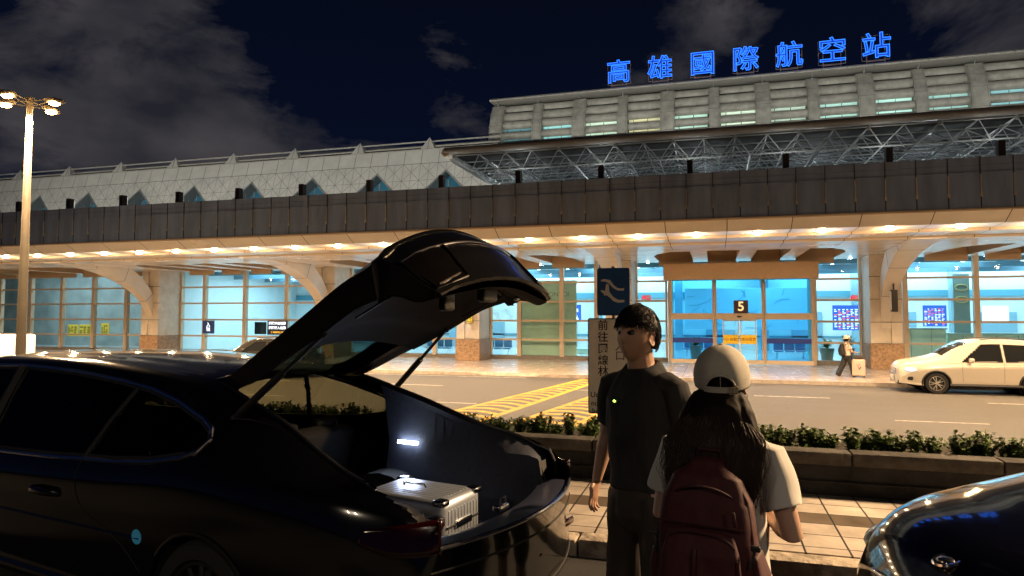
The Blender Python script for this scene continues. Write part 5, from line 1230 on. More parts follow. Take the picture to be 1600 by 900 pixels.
# suitcases in the boot
def suitcase(name, label, x0, x1, y0, y1, z0, z1, mm, ribs_axis='x', group=None):
    t = thing(name, label, 'suitcase', (0, 0, 0), group)
    cx, cy, cz = (x0 + x1) / 2, (y0 + y1) / 2, (z0 + z1) / 2
    MB().rbox(cx, cy, cz, x1 - x0, y1 - y0, z1 - z0, .045, n=4).build('shell', mm, t)
    m = MB(); n = int((y1 - y0 - .08) / .032)
    for i in range(n):
        y = y0 + .05 + .032 * i; m.loft([((x0 + .05, y, z1 - .001), .006, .004), ((x1 - .05, y, z1 - .001), .006, .004)], ref=(0, 1, 0), n=8)
        m.loft([((x0 + .0, y, z0 + .06), .006, .004), ((x0 + .0, y, z1 - .06), .006, .004)], ref=(0, 1, 0), n=8)
    m.build('rib', mm, t)
    m = MB(); m.tube([(x0 - .003, y0 + .04, cz), (x0 - .003, y1 - .04, cz)], .007, 6); m.tube([(x0 + .04, y0 - .002, cz), (x1 - .04, y0 - .002, cz)], .007, 6); m.tube([(x0 + .04, y1 + .002, cz), (x1 - .04, y1 + .002, cz)], .007, 6); m.build('frame_edge', MATS['sill_steel'], t)
    for (a, b) in ((x0 + .03, y0 + .03), (x1 - .03, y0 + .03), (x0 + .03, y1 - .03), (x1 - .03, y1 - .03)): MB().rbox(a, b, z1 - .012, .075, .075, .035, .014).build('corner_guard', MATS['sill_steel'], t)
    m = MB(); m.tube([(x1 - .16, cy - .0, z1 + .004), (x1 - .15, cy, z1 + .022), (x1 - .30, cy, z1 + .022), (x1 - .31, cy, z1 + .004)], .007, 8); m.build('handle', chrome, t); MB().rbox(x0 - .006, cy, cz, .02, .16, .04, .006).build('side_handle', chrome, t)
    for a in (x0 + .07, x1 - .07): m = MB(); m.tube([(a, y1 + .01, z0 + .03), (a + .03, y1 + .01, z0 + .03)], .028, 12); m.build('wheel', plas, t)
    setmats(t, (CO[0], CO[1], 0), CH); return t
silver = mat('silver_aluminium', (.46, .52, .62), .36, metal=.75, var=.1, vscale=5)
suitcase('suitcase', 'silver ribbed suitcase lying in the boot of the black car', .28, .84, -.30, .10, .505, .795, silver, group='suitcases in the boot')
suitcase('suitcase', 'dark suitcase with metal edges, beside the silver one in the boot', .24, .80, .15, .50, .505, .74, mat('dark_shell', (.02, .022, .028), .25, coat=.5), group='suitcases in the boot')
# ------------------------------------------------------------------ people
def fuse(mb, name, mm, voxel, sm, parent, disp=None, attach_=True):
    """one continuous skin from overlapping limbs"""
    o = mb.build('tmp', mm, None, smooth=0)
    r = o.modifiers.new('r', 'REMESH'); r.mode = 'VOXEL'; r.voxel_size = voxel
    s = o.modifiers.new('s', 'SMOOTH'); s.factor = .5; s.iterations = sm
    dg_ = bpy.context.evaluated_depsgraph_get(); me = bpy.data.meshes.new_from_object(o.evaluated_get(dg_)); bpy.data.objects.remove(o)
    if disp:
        n = len(me.vertices); co = np.empty(n * 3); me.vertices.foreach_get('co', co); co = co.reshape(-1, 3); no = np.empty(n * 3); me.vertices.foreach_get('normal', no) if hasattr(me.vertices[0], 'normal') else None; no = no.reshape(-1, 3)
        for i in range(n): co[i] += no[i] * disp(co[i])
        me.vertices.foreach_set('co', co.ravel())
    me.materials.clear(); me.materials.append(mm); me.polygons.foreach_set('use_smooth', [True] * len(me.polygons)); me.name = name
    q = bpy.data.objects.new(name, me); COL.objects.link(q); q.parent = parent; return q
def g2(x, s): return math.exp(-(x / s) ** 2)
def head_fn(p, d, fem=False):
    x, y, z = p
    if z < 0:
        k = min(1, -z / .118); x *= 1 - (.26 if not fem else .42) * k ** 1.7
        if y < 0: y *= 1 - .45 * k ** 1.3
        else: y *= 1 - .10 * k ** 2
    if y > 0:
        y *= .95
        f = max(0, d.y)
        y += .021 * f * g2(x, .013) * (g2(z + .020, .016) + .55 * g2(z - .004, .020))      # nose
        y += .010 * f * g2(x, .045) * g2(z - .030, .010)                                     # brow
        y -= .015 * f * (g2(x - .033, .016) + g2(x + .033, .016)) * g2(z - .010, .013)       # sockets
        y += .005 * f * (g2(x - .045, .02) + g2(x + .045, .02)) * g2(z + .022, .018)         # cheeks
        y += .011 * f * g2(x, .020) * (g2(z + .055, .006) + g2(z + .068, .007))              # lips
        y += .012 * f * g2(x, .022) * g2(z + .095, .014)                                     # chin
    return Vector((x, y, z))
def add_head(mb, c, M, fem=False, k=1.):
    M = M @ Matrix.Scale(k, 4)
    mb.ell(c, (.076, .097, .118), nu=72, nv=56, M=M, fn=lambda p, d: head_fn(p, d, fem))
    for s in (-1, 1):
        e = [Vector((s * .073 + s * .010 * abs(math.sin(a)), -.012 + .017 * math.cos(a), -.006 + .030 * math.sin(a))) for a in np.linspace(0, 6.28, 14, endpoint=False)]
        mb.tube([M @ q + c for q in e], .0065, 6, closed=True); mb.ell(M @ Vector((s * .074, -.012, -.008)) + c, (.008, .014, .024), M=M, nu=10, nv=8)
def hand(mb, wrist, dirv, palmn, size=1., curl=.5, thumb_side=1, spread=.06):
    """palm and five separate bent fingers; dirv along the hand, palmn out of the palm"""
    d = Vector(dirv).normalized(); n = (Vector(palmn) - Vector(palmn).dot(d) * d).normalized(); s = d.cross(n) * thumb_side; w_ = Vector(wrist)
    mb.loft([(w_, .026 * size, .019 * size), (w_ + d * .035 * size, .036 * size, .017 * size), (w_ + d * .080 * size + n * .004, .041 * size, .014 * size), (w_ + d * .096 * size + n * .006, .039 * size, .011 * size)], ref=tuple(s), n=14)
    for i, (off, ln) in enumerate(((.030, .072), (.010, .080), (-.010, .074), (-.029, .058))):
        a = (i - 1.5) * -spread; p = w_ + d * .090 * size + s * off * size + n * .004; dd = (d * math.cos(a) + s * math.sin(a)).normalized(); pts = [(p - dd * .02, .0088 * size, .0085 * size)]; ang = .12
        for seg, rr in ((.45, .0085), (.31, .0078), (.24, .0066)):
            dv = (dd * math.cos(ang) + n * math.sin(ang)); p = p + dv * ln * seg * size; pts.append((p, rr * size, rr * size)); ang += curl * (.8 + .12 * i)
        mb.loft(pts, ref=tuple(s), n=10)
    p = w_ + d * .028 * size + s * .028 * size; dv = (d * .62 + s * .70 + n * .30).normalized()
    pts = [(p - dv * .012, .013 * size, .012 * size), (p + dv * .034 * size, .0115 * size, .011 * size)]; dv2 = (d * .85 + s * .30 + n * (.35 + curl * .3)).normalized()
    pts.append((pts[1][0] + dv2 * .028 * size, .0095 * size, .009 * size)); pts.append((pts[2][0] + dv2 * .022 * size, .0072 * size, .007 * size)); mb.loft(pts, ref=tuple(s), n=10)
skin_d = mat('skin', (.42, .25, .17), .48, var=.08, vscale=12); skin_f = mat('skin_light', (.50, .31, .22), .45, var=.06, vscale=12)
hairb = mat('black_hair', (.007, .006, .006), .62, spec=.2); hairw = mat('brown_hair', (.007, .0035, .0025), .65, spec=.15)
def folds(a, s=9., s2=17.): return lambda c: a * (noise.noise((c[0] * s, c[1] * s, c[2] * s * .55)) + .45 * noise.noise((c[0] * s2, c[1] * s2, c[2] * s2 * .4 + 5)))
# ---- man in a dark T-shirt: local frame, +y forward, +x to his right hand
H_ = 1.82
man = thing('person', 'person in a dark T-shirt with short black hair, looking left beside the open boot', 'person', (0, 0, 0))
hr = Matrix.Rotation(R(4), 4, 'Z') @ Matrix.Rotation(R(8), 4, 'X'); hc = Vector((0, .040, 1.684))
b = MB()
hr = hr @ Matrix.Scale(1.13, 4); add_head(b, hc, hr)
b.loft([((0, -.015, 1.44), .12, .08), ((0, -.005, 1.50), .080, .076), ((0, .008, 1.55), .066, .070), ((0, .022, 1.62), .064, .068)], ref=(1, 0, 0))
b.loft([((0, 0, .93), .165, .115), ((0, .0, 1.05), .155, .11), ((0, .01, 1.22), .175, .12), ((0, .01, 1.36), .185, .118), ((0, -.005, 1.45), .13, .08)], ref=(1, 0, 0), n=24)
RA = [Vector((.205, -.01, 1.435)), Vector((.262, -.015, 1.16)), Vector((.275, .055, .925))]; LA = [Vector((-.205, -.01, 1.435)), Vector((-.262, -.03, 1.16)), Vector((-.275, .04, .925))]
for A, sd in ((RA, 1), (LA, -1)):
    b.loft([(A[0], .058, .062), (A[0].lerp(A[1], .5), .050, .054), (A[1], .041, .043), (A[1].lerp(A[2], .3), .043, .044), (A[2], .028, .024)], ref=(1, 0, 0))
    hand(b, A[2], (A[2] - A[1]).normalized() + Vector((0, .05, -.2)), (-sd * .9, -.25, .1), 1.0, .42, thumb_side=1 if sd > 0 else -1)
for sd in (-1, 1):
    b.loft([((sd * .095, 0, .92), .095, .10), ((sd * .11, .0, .52), .058, .062), ((sd * .115, -.01, .30), .056, .06), ((sd * .12, -.02, .09), .038, .042)], ref=(1, 0, 0))
    b.loft([((sd * .12, -.06, .045), .036, .035), ((sd * .125, .06, .04), .045, .032), ((sd * .13, .17, .03), .042, .022)], ref=(1, 0, 0))
fuse(b, 'body', skin_d, .0040, 2, man)
s_ = MB()
s_.loft([((0, 0, .935), .185, .135), ((0, 0, 1.02), .180, .130), ((0, .01, 1.20), .195, .135), ((0, .012, 1.35), .208, .132), ((0, .0, 1.43), .205, .110), ((0, -.005, 1.485), .160, .095), ((0, -.002, 1.535), .094, .088)], ref=(1, 0, 0), n=28, sup=2.3, cap=False)
for A, sd in ((RA, 1), (LA, -1)): s_.loft([(A[0] + Vector((-sd * .07, 0, .01)), .07, .085), (A[0] + Vector((sd * .0, 0, .0)), .074, .082), (A[0].lerp(A[1], .45), .073, .076), (A[0].lerp(A[1], .78), .070, .072)], ref=(1, 0, 0), n=20, cap=False)
s_.tube([Vector((.086 * math.cos(a), .002 + .084 * math.sin(a), 1.538 + .014 * -math.sin(a))) for a in np.linspace(0, 6.28, 28, endpoint=False)], .009, 8, closed=True)
fuse(s_, 'shirt', mat('charcoal_shirt', (.014, .015, .018), .9), .006, 5, man, folds(.017, 7))
s_ = MB()
s_.loft([((0, 0, .80), .175, .13), ((0, 0, .98), .172, .125)], ref=(1, 0, 0), n=24)
for sd in (-1, 1): s_.loft([((sd * .095, 0, .88), .105, .12), ((sd * .112, .005, .62), .095, .10), ((sd * .118, .005, .46), .092, .098)], ref=(1, 0, 0), n=20)
fuse(s_, 'shorts', mat('grey_shorts', (.035, .029, .025), .85), .006, 5, man, folds(.012, 8))
for sd in (-1, 1):
    s_ = MB(); s_.loft([((sd * .12, -.08, .05), .046, .05), ((sd * .125, .06, .045), .052, .045), ((sd * .13, .18, .035), .048, .032)], ref=(1, 0, 0), n=16); s_.build('shoe', mat('shoe_dark', (.03, .03, .03), .6), man)
# short hair: cap hugging the skull with tufts
def hair_cap(scale, lift, keep, seed):
    def fn(p, d):
        q = Vector((p.x * scale[0], p.y * scale[1], p.z * scale[2])) + Vector(lift); k = keep(d)
        a = noise.noise((d.x * 6 + seed, d.y * 6, d.z * 6)) * .006 + noise.noise((d.x * 18 + seed, d.y * 18, d.z * 5)) * .004
        q = q * (1 + (a / .1)); return q if k > 0 else q * .80
    return fn
def keep_m(d):  # short back and sides, fringe over the forehead
    fr = .22 if d.y > .35 else (.02 if d.y > -.05 else -.55 - .2 * d.y)
    if -.25 < d.y <= .35 and abs(d.x) > .7: fr = .16
    return d.z - fr
m = MB(); m.ell(hc, (.076, .097, .118), nu=80, nv=60, M=hr, fn=hair_cap((1.20, 1.18, 1.14), (0, -.006, .012), keep_m, 3))
rnd = random.Random(2)
for i in range(2600):
    a = rnd.uniform(0, 6.28); zc_ = rnd.uniform(-.35, 1); rr = math.sqrt(max(0, 1 - zc_ * zc_)); d = Vector((rr * math.cos(a), rr * math.sin(a), zc_))
    if keep_m(d) < .02: continue
    p = Vector((d.x * .091, d.y * .114 - .006, d.z * .134 + .012)); fl = Vector((d.x * .4 + rnd.uniform(-.3, .3), .75 if d.z > .3 and d.y > -.2 else -.2, -.55 - .2 * rnd.random())); fl = (fl - fl.dot(d) * d * .85).normalized()
    ln = rnd.uniform(.018, .034); q = [hc + (hr @ (p * .98)), hc + (hr @ (p * 1.02 + fl * ln * .6)), hc + (hr @ (p * 1.0 + fl * ln))]
    m.tube(q, [.0015, .0012, .0004], 3, cap=False)
m.build('hair', hairb, man, smooth=60, fix=False)
for s in (-1, 1):
    m = MB(); c = hc + (hr @ Vector((s * .032, .0725, .008))); m.ell(c, (.0108, .0108, .0108), nu=16, nv=12); ey = m.build('eye', mat('eye_white', (.09, .08, .07), .4), man)
    m = MB(); c2 = c + (hr @ Vector((0, .0072, 0))); m.ell(c2, (.0052, .0042, .0052), nu=10, nv=8, M=hr); m.build('iris', mat('dark_iris', (.01, .006, .004), .1), ey)
    m = MB(); m.loft([(hc + (hr @ Vector((s * (.018 + .032 * f), .096 - .014 * f * f, .030 + .006 * math.sin(f * 3)))), .0035, .003) for f in (0, .5, 1)], n=6); m.build('eyebrow', hairb, man)
m = MB(); c = Vector((.03, .158, 1.365)); m.rbox(c.x, c.y, c.z, .035, .015, .022, .005); cl = m.build('clip_light', MATS['black_plastic'], man)
m = MB(); m.ell(c + Vector((.0, .011, .004)), (.008, .004, .005), nu=10, nv=8); m.build('green_led', mat('green_led', (.3, 1, .1), .4, emit=(.45, 1, .05), estr=9), cl)
fw_ = Vector((-.80 * math.cos(TH) + .60 * math.sin(TH), -.80 * math.sin(TH) - .60 * math.cos(TH)))
setmats(man, MAN_POS, math.atan2(fw_.y, fw_.x) - math.pi / 2)

# ---- woman seen from behind
wom = thing('person', 'person seen from behind in a beige cap and white T-shirt, with long brown hair', 'person', (0, 0, 0))
hc2 = Vector((0, .03, 1.545)); hr2 = Matrix.Rotation(R(10), 4, 'Z') @ Matrix.Rotation(R(7), 4, 'X')
b = MB(); add_head(b, hc2, hr2, True)
b.loft([((0, -.01, 1.32), .06, .055), ((0, .0, 1.40), .048, .05), ((0, .015, 1.47), .046, .05)], ref=(1, 0, 0))
b.loft([((0, 0, .84), .155, .11), ((0, 0, .98), .125, .09), ((0, .01, 1.12), .135, .10), ((0, .005, 1.24), .155, .10), ((0, -.005, 1.32), .11, .07)], ref=(1, 0, 0), n=24)
RA = [Vector((.168, -.005, 1.30)), Vector((.245, -.05, 1.045)), Vector((.135, .14, 1.06))]; LA = [Vector((-.168, -.005, 1.30)), Vector((-.225, .0, 1.05)), Vector((-.10, .20, 1.02))]
for A, sd in ((RA, 1), (LA, -1)):
    b.loft([(A[0], .046, .05), (A[0].lerp(A[1], .5), .042, .045), (A[1], .035, .037), (A[1].lerp(A[2], .35), .036, .036), (A[2], .022, .020)], ref=(1, 0, .2))
    hand(b, A[2], (A[2] - A[1]).normalized() + Vector((0, 0, .15)), (-sd * .35, -.3, .8), .88, .8, thumb_side=1 if sd > 0 else -1)
for sd in (-1, 1):
    b.loft([((sd * .085, 0, .86), .09, .10), ((sd * .095, .0, .48), .052, .056), ((sd * .095, -.01, .28), .050, .054), ((sd * .10, -.02, .08), .033, .037)], ref=(1, 0, 0))
    b.loft([((sd * .10, -.05, .04), .032, .03), ((sd * .10, .05, .035), .038, .028), ((sd * .105, .15, .028), .036, .02)], ref=(1, 0, 0))
fuse(b, 'body', skin_f, .0048, 4, wom)
s_ = MB()
s_.loft([((0, 0, .80), .165, .125), ((0, 0, .95), .150, .112), ((0, .0, 1.12), .152, .115), ((0, .0, 1.24), .172, .115), ((0, -.005, 1.315), .155, .088), ((0, -.005, 1.355), .095, .07)], ref=(1, 0, 0), n=26, sup=2.3, cap=False)
for A, sd in ((RA, 1), (LA, -1)): s_.loft([(A[0] + Vector((-sd * .06, 0, .01)), .06, .07), (A[0], .064, .07), (A[0].lerp(A[1], .40), .066, .07), (A[0].lerp(A[1], .66), .067, .072)], ref=(1, 0, .2), n=20, cap=False)
fuse(s_, 'shirt', mat('white_shirt', (.62, .60, .56), .85, sheen=.2), .006, 5, wom, folds(.016, 8))
s_ = MB(); s_.loft([((0, 0, .74), .165, .125), ((0, 0, .90), .150, .11)], ref=(1, 0, 0), n=24)
for sd in (-1, 1): s_.loft([((sd * .085, 0, .80), .10, .115), ((sd * .095, .005, .50), .085, .09), ((sd * .10, .0, .13), .075, .08)], ref=(1, 0, 0), n=20)
fuse(s_, 'trousers', mat('black_trousers', (.012, .012, .014), .85), .007, 5, wom, folds(.010, 8))
for sd in (-1, 1): s_ = MB(); s_.loft([((sd * .10, -.07, .045), .042, .045), ((sd * .10, .05, .04), .046, .04), ((sd * .105, .16, .03), .042, .028)], ref=(1, 0, 0), n=16); s_.build('shoe', mat('shoe_white', (.4, .4, .4), .6), wom)
for s in (-1, 1): m = MB(); m.ell(hc2 + (hr2 @ Vector((s * .032, .080, .008))), (.011, .011, .011)); m.build('eye', MATS['eye_white'], wom)
# long hair: soft inner mass and several hundred strands
m = MB()
m.ell(hc2, (.080, .094, .110), nu=40, nv=30, M=hr2, fn=lambda p, d: (p + Vector((0, -.006, .004))) if d.y < .45 else p * .9)
m.loft([((0, -.030, 1.50), .080, .050), ((.003, -.072, 1.45), .095, .050), ((.005, -.100, 1.37), .125, .045), ((.0, -.135, 1.28), .140, .038), ((.005, -.150, 1.20), .115, .024)], ref=(1, 0, 0), n=24)
for sd in (-1, 1): m.loft([((sd * .070, -.01, 1.49), .028, .045), ((sd * .095, -.045, 1.44), .034, .045), ((sd * .130, -.085, 1.33), .034, .040), ((sd * .140, -.115, 1.24), .026, .03), ((sd * .125, -.125, 1.16), .012, .014)], ref=(1, 0, 0))
fuse(m, 'hair', hairw, .006, 6, wom, lambda c: .005 * noise.noise((c[0] * 60, c[1] * 60, c[2] * 5)) * .5)
cv = bpy.data.curves.new('hair_strands', 'CURVE'); cv.dimensions = '3D'; cv.bevel_depth = .0011; cv.bevel_resolution = 0
rnd = random.Random(9)
for i in range(2200):
    f = rnd.uniform(-1, 1); ang = math.pi * 1.5 + f * 1.65; wisp = False
    p0 = Vector((.092 * math.cos(ang), .100 * math.sin(ang) + .02, 1.49 + rnd.uniform(-.03, .015)))
    out_ = abs(f) ** 1.2; wid = (.105 + .05 * rnd.random()) * (1.25 if wisp else 1)
    pts = [p0, Vector((f * .100, -.055 - .045 * (1 - f * f) + rnd.uniform(-.01, .01) , 1.44)), Vector((f * wid * 1.15, -.085 - .05 * (1 - f * f) + rnd.uniform(-.012, .012), 1.36)),
           Vector((f * wid * 1.12 + rnd.uniform(-.012, .012), -.125 - .04 * (1 - f * f), 1.27)), Vector((f * wid * 1.02 + rnd.uniform(-.02, .02) + (.05 * f if wisp else 0), -.145 - .03 * (1 - f * f), rnd.uniform(1.13, 1.24)))]
    if wisp:
        for q in range(2, 5): pts[q] += Vector((f * .02 * q + rnd.uniform(-.01, .01), rnd.uniform(-.02, .02), 0))
    for q in range(1, 5): pts[q] = Vector((pts[q].x * 1.05, pts[q].y - .016 - .006 * rnd.random(), pts[q].z))
    wv = rnd.uniform(.002, .006); ph = rnd.uniform(0, 6.28); P = []
    for a in range(len(pts) - 1):
        for b_i in range(4):
            t = b_i / 4; p = pts[a].lerp(pts[a + 1], t); s5 = (a + t); P.append(p + Vector((math.sin(s5 * 3.1 + ph) * wv, math.cos(s5 * 2.7 + ph) * wv * .6, 0)) * s5)
    P.append(pts[-1]); P[1:-1] = [(P[k_ - 1] + P[k_] * 2 + P[k_ + 1]) / 4 for k_ in range(1, len(P) - 1)]
    sp = cv.splines.new('POLY'); sp.points.add(len(P) - 1)
    for k_, p in enumerate(P): sp.points[k_].co = (*p, 1); sp.points[k_].radius = 1 - .6 * (k_ / len(P)) ** 2
# a windblown lock on her right
for i in range(0):
    P = [Vector((.135 + .012 * rnd.random(), -.08, 1.33 - .05 * rnd.random()))]
    for q in range(1, 7): P.append(P[0] + Vector((.017 * q + .003 * rnd.uniform(-1, 1) * q, .01 * math.sin(q), -.026 * q + .0022 * q * q + rnd.uniform(-.003, .003) * q)))
    sp = cv.splines.new('POLY'); sp.points.add(len(P) - 1)
    for k_, p in enumerate(P): sp.points[k_].co = (*p, 1); sp.points[k_].radius = .9 - .1 * k_
tmp = bpy.data.objects.new('t', cv); COL.objects.link(tmp); me = bpy.data.meshes.new_from_object(tmp); bpy.data.objects.remove(tmp); me.materials.clear(); me.materials.append(mat('hair_strand', (.022, .010, .006), .42, spec=.4))
hs = bpy.data.objects.new('hair_strands', me); COL.objects.link(hs); hs.parent = wom
# backpack: worn by her, a thing of its own
bp = thing('backpack', 'dark red backpack with a front pocket worn by the person in the beige cap', 'backpack', (0, 0, 0))
red = mat('maroon_fabric', (.048, .004, .007), .72, var=.18, vscale=40, bump=.15, bscale=300); redd = mat('maroon_binding', (.035, .004, .007), .6)
m = MB(); m.loft([((0, -.225, .845), .150, .085), ((0, -.228, .92), .162, .100), ((0, -.215, 1.05), .160, .098), ((0, -.205, 1.17), .148, .085), ((0, -.195, 1.25), .115, .065), ((0, -.190, 1.28), .07, .04)], ref=(1, 0, 0), n=32, sup=3.2)
fuse(m, 'main_bag', red, .006, 4, bp, folds(.007, 8, 30))
m = MB(); m.loft([((0, -.315, .855), .120, .030), ((0, -.325, .92), .130, .040), ((0, -.318, 1.03), .125, .034), ((0, -.305, 1.09), .105, .018)], ref=(1, 0, 0), n=28, sup=3.4)
fuse(m, 'front_pocket', red, .006, 3, bp, folds(.008, 10, 34))
for sd in (-1, 1):
    m = MB(); m.loft([((sd * .160, -.21, .86), .022, .060), ((sd * .168, -.21, .95), .026, .066), ((sd * .158, -.21, 1.02), .014, .060)], ref=(1, 0, 0), n=18, sup=3); fuse(m, 'side_pocket', red, .006, 3, bp, folds(.006, 12))
    m = MB(); S_ = [Vector(q) for q in ((sd * .07, -.13, 1.285), (sd * .085, -.06, 1.36), (sd * .095, .03, 1.365), (sd * .110, .11, 1.27), (sd * .120, .135, 1.12), (sd * .135, .08, .98), (sd * .150, -.08, .90), (sd * .150, -.15, .87))]
    m.loft([(q, .028 if k_ < 5 else .013, .007) for k_, q in enumerate(S_)], ref=(1, .2, 0), n=12, cap=False); m.build('shoulder_strap', red, bp)
m = MB(); A = [Vector((.128 * math.cos(a), -.292 + .055 * (abs(math.cos(a)) ** 2.5), 1.13 + .105 * math.sin(a))) for a in np.linspace(-.3, math.pi + .3, 30)]; m.tube(A, .0045, 6)
m.build('zip', redd, bp)
m = MB()
for sd in (-1, 1):
    m.tube([(sd * .150, -.268, .86), (sd * .158, -.275, .95), (sd * .152, -.262, 1.08), (sd * .135, -.245, 1.19), (sd * .09, -.225, 1.262)], .0045, 6)
    m.tube([(sd * .118, -.338, .86), (sd * .127, -.350, .94), (sd * .120, -.342, 1.03)], .004, 6)
m.tube([(-.14, -.31, 1.115), (0, -.325, 1.12), (.14, -.31, 1.115)], .004, 6)
m.build('piping', redd, bp)
m = MB()
for sd in (-1, 1): m.rbox(sd * .165, -.285, 1.06, .03, .012, .018, .004); m.tube([(sd * .165, -.285, 1.06), (sd * .150, -.300, 1.00)], .005, 6)
m.build('side_buckle', plas, bp); m = MB(); A = [Vector((.108 * math.cos(a), -.342 + .015 * abs(math.cos(a)), 1.055 + .045 * max(-.2, math.sin(a)))) for a in np.linspace(0, math.pi, 24)]; m.tube(A, .004, 6); m.build('pocket_zip', redd, bp)
m = MB(); m.loft([((.105, -.317, 1.17), .006, .003), ((.112, -.322, 1.13), .006, .003)], n=8); m.loft([((-.01, -.357, 1.05), .007, .003), ((-.012, -.365, .97), .007, .003)], n=8); m.build('zip_pull', redd, bp)
m = MB(); m.tube([(-.04, -.17, 1.30), (-.035, -.18, 1.335), (.035, -.18, 1.335), (.04, -.17, 1.30)], .008, 8); m.build('grab_loop', redd, bp)
m = MB()
for i in range(6): m.ell((.03 + .012 * i, -.36 + .004 * (i % 2), .86 - .008 * (i % 3)), (.009, .007, .012), nu=10, nv=8)
m.build('charm', mat('brass_charm', (.35, .22, .08), .35, metal=.7), bp)
m = MB(); m.tube([(-.175, -.22, 1.03), (-.185, -.235, 1.0), (-.178, -.24, .975), (-.168, -.225, 1.0)], .005, 6, closed=True); m.build('carabiner', chrome, bp)
# cap with an open strap back: worn by her
cap = tag(thing('cap', '', 'cap', (0, 0, 0)), 'beige baseball cap with a strap back on the long haired person', 'cap')
capm = mat('beige_cotton', (.52, .49, .42), .9, var=.05, vscale=30, bump=.2, bscale=400)
def cpt(a, ph, off=0.):  # a azimuth (0 = right, 90 = front), ph from the crown
    rx, ry, rz_ = .098 + off, .114 + off, .116 + off; z0 = .015; st = 1 + .015 * math.cos(6 * a)
    q = Vector((rx * math.sin(ph) * math.cos(a) * st, ry * math.sin(ph) * math.sin(a) * st - .002, rz_ * math.cos(ph) + z0 + .010)); return hc2 + (hr2 @ q)
m = MB(); na, npn = 96, 26; vs = []; PH = R(108)
for j in range(npn + 1):
    for i in range(na): a = 2 * math.pi * i / na; vs.append(cpt(a, max(.001, PH * j / npn)))
def hole(i, j):
    a = 2 * math.pi * (i + .5) / na; u = math.atan2(math.sin(a + math.pi / 2), math.cos(a + math.pi / 2)); ph = PH * (j + .5) / npn; v = (PH - ph)
    return (u / .52) ** 2 + ((v - .10) / .42) ** 2 < 1 and v > .17
m.add(vs, [(j * na + i, (j + 1) * na + i, (j + 1) * na + (i + 1) % na, j * na + (i + 1) % na) for j in range(npn) for i in range(na) if not hole(i, j)]); m.build('crown', capm, cap, smooth=60, solid=.002)
m = MB()
for k_ in range(6): m.tube([cpt(math.pi / 6 + k_ * math.pi / 3, ph, .001) for ph in np.linspace(.02, PH * (.62 if k_ == 99 else .97), 14) if not (k_ == 3.5)], .0013, 5)
m.build('panel_seam', mat('cap_seam', (.40, .37, .31), .9), cap)
m = MB(); ar = []
for q in np.linspace(-math.pi * .93, math.pi * .93, 40):
    u = .52 * math.sin(q) ; v = .10 + .42 * math.cos(q)
    if v > .17: ar.append(cpt(-math.pi / 2 + u, PH - v, .002))
m.tube(ar, .0035, 6); m.build('arch_binding', capm, cap)
m = MB(); vs = []
for i in range(31):
    a = -math.pi / 2 - .62 + 1.24 * i / 30
    vs += [cpt(a, PH - .175, .003), cpt(a, PH, .004), cpt(a, PH, .007), cpt(a, PH - .175, .006)]
m.add(vs, [(i * 4 + j, (i + 1) * 4 + j, (i + 1) * 4 + (j + 1) % 4, i * 4 + (j + 1) % 4) for i in range(30) for j in range(4)] + [(0, 1, 2, 3), (120, 121, 122, 123)]); m.build('strap', capm, cap, smooth=40)
m = MB(); c = cpt(-math.pi / 2 + .42, PH - .09, .011); Mb = Matrix.Translation(c) @ hr2 @ Matrix.Rotation(R(24), 4, 'Z')
for q in ((0, .012), (0, -.012)): m.tube([Mb @ Vector((-.014, 0, q[1])), Mb @ Vector((.014, 0, q[1]))], .0018, 6)
for q in (-.014, 0, .014): m.tube([Mb @ Vector((q, 0, -.012)), Mb @ Vector((q, 0, .012))], .0018, 6)
m.build('buckle', mat('brass_buckle', (.45, .38, .25), .35, metal=.7), cap)
m = MB(); m.ell(cpt(0, .001, .003), (.008, .008, .004)); m.build('button', capm, cap)
m = MB(); vs = []
for i in range(21):
    a = math.pi / 2 - .8 + 1.6 * i / 20; e = .065 * math.sqrt(max(0, 1 - ((a - math.pi / 2) / .82) ** 2)); c = cpt(a, PH, 0); o_ = hr2 @ Vector((math.cos(a) * .3, 1, -.22)).normalized(); vs += [c, c + o_ * e]
m.add(vs, [(2 * i, 2 * i + 1, 2 * i + 3, 2 * i + 2) for i in range(20)]); m.build('visor', capm, cap, smooth=60, solid=.003)
wh = R(-13)
for t_ in (wom, bp, cap): setmats(t_, WOM_POS, wh)

# ---- traveller walking on the far pavement
tr = thing('person', 'person in a pale hat and light top walking with luggage by the doors', 'person', (0, 0, 0))
b = MB(); c = Vector((0, .03, 1.46)); I4 = Matrix.Identity(4); add_head(b, c, I4, True)
b.loft([((0, 0, 1.24), .055, .055), ((0, .01, 1.40), .048, .05)]); b.loft([((0, 0, .82), .15, .11), ((0, 0, 1.0), .13, .10), ((0, 0, 1.24), .15, .10)], ref=(1, 0, 0))
for sd, (e_, h_) in ((1, ((.20, .10, .98), (.15, .34, .95))), (-1, ((-.20, .05, .98), (-.15, .30, .95)))):
    a = Vector((sd * .16, 0, 1.22)); e_ = Vector(e_); h_ = Vector(h_); b.loft([(a, .045, .05), (e_, .036, .038), (h_, .024, .024)], ref=(1, 0, 0)); hand(b, h_, h_ - e_, (0, 0, -1), .9, .7, thumb_side=-sd)
for sd, f in ((1, .22), (-1, -.22)): b.loft([((sd * .08, 0, .82), .09, .10), ((sd * .09, f * .6, .46), .06, .065), ((sd * .09, f - (.1 if f < 0 else 0), .08), .04, .045)], ref=(1, 0, 0)); b.loft([((sd * .09, f - .12 - (.05 if f < 0 else 0), .05), .035, .035), ((sd * .09, f + .08, .035), .04, .025)], ref=(1, 0, 0))
fuse(b, 'body', skin_f, .009, 3, tr)
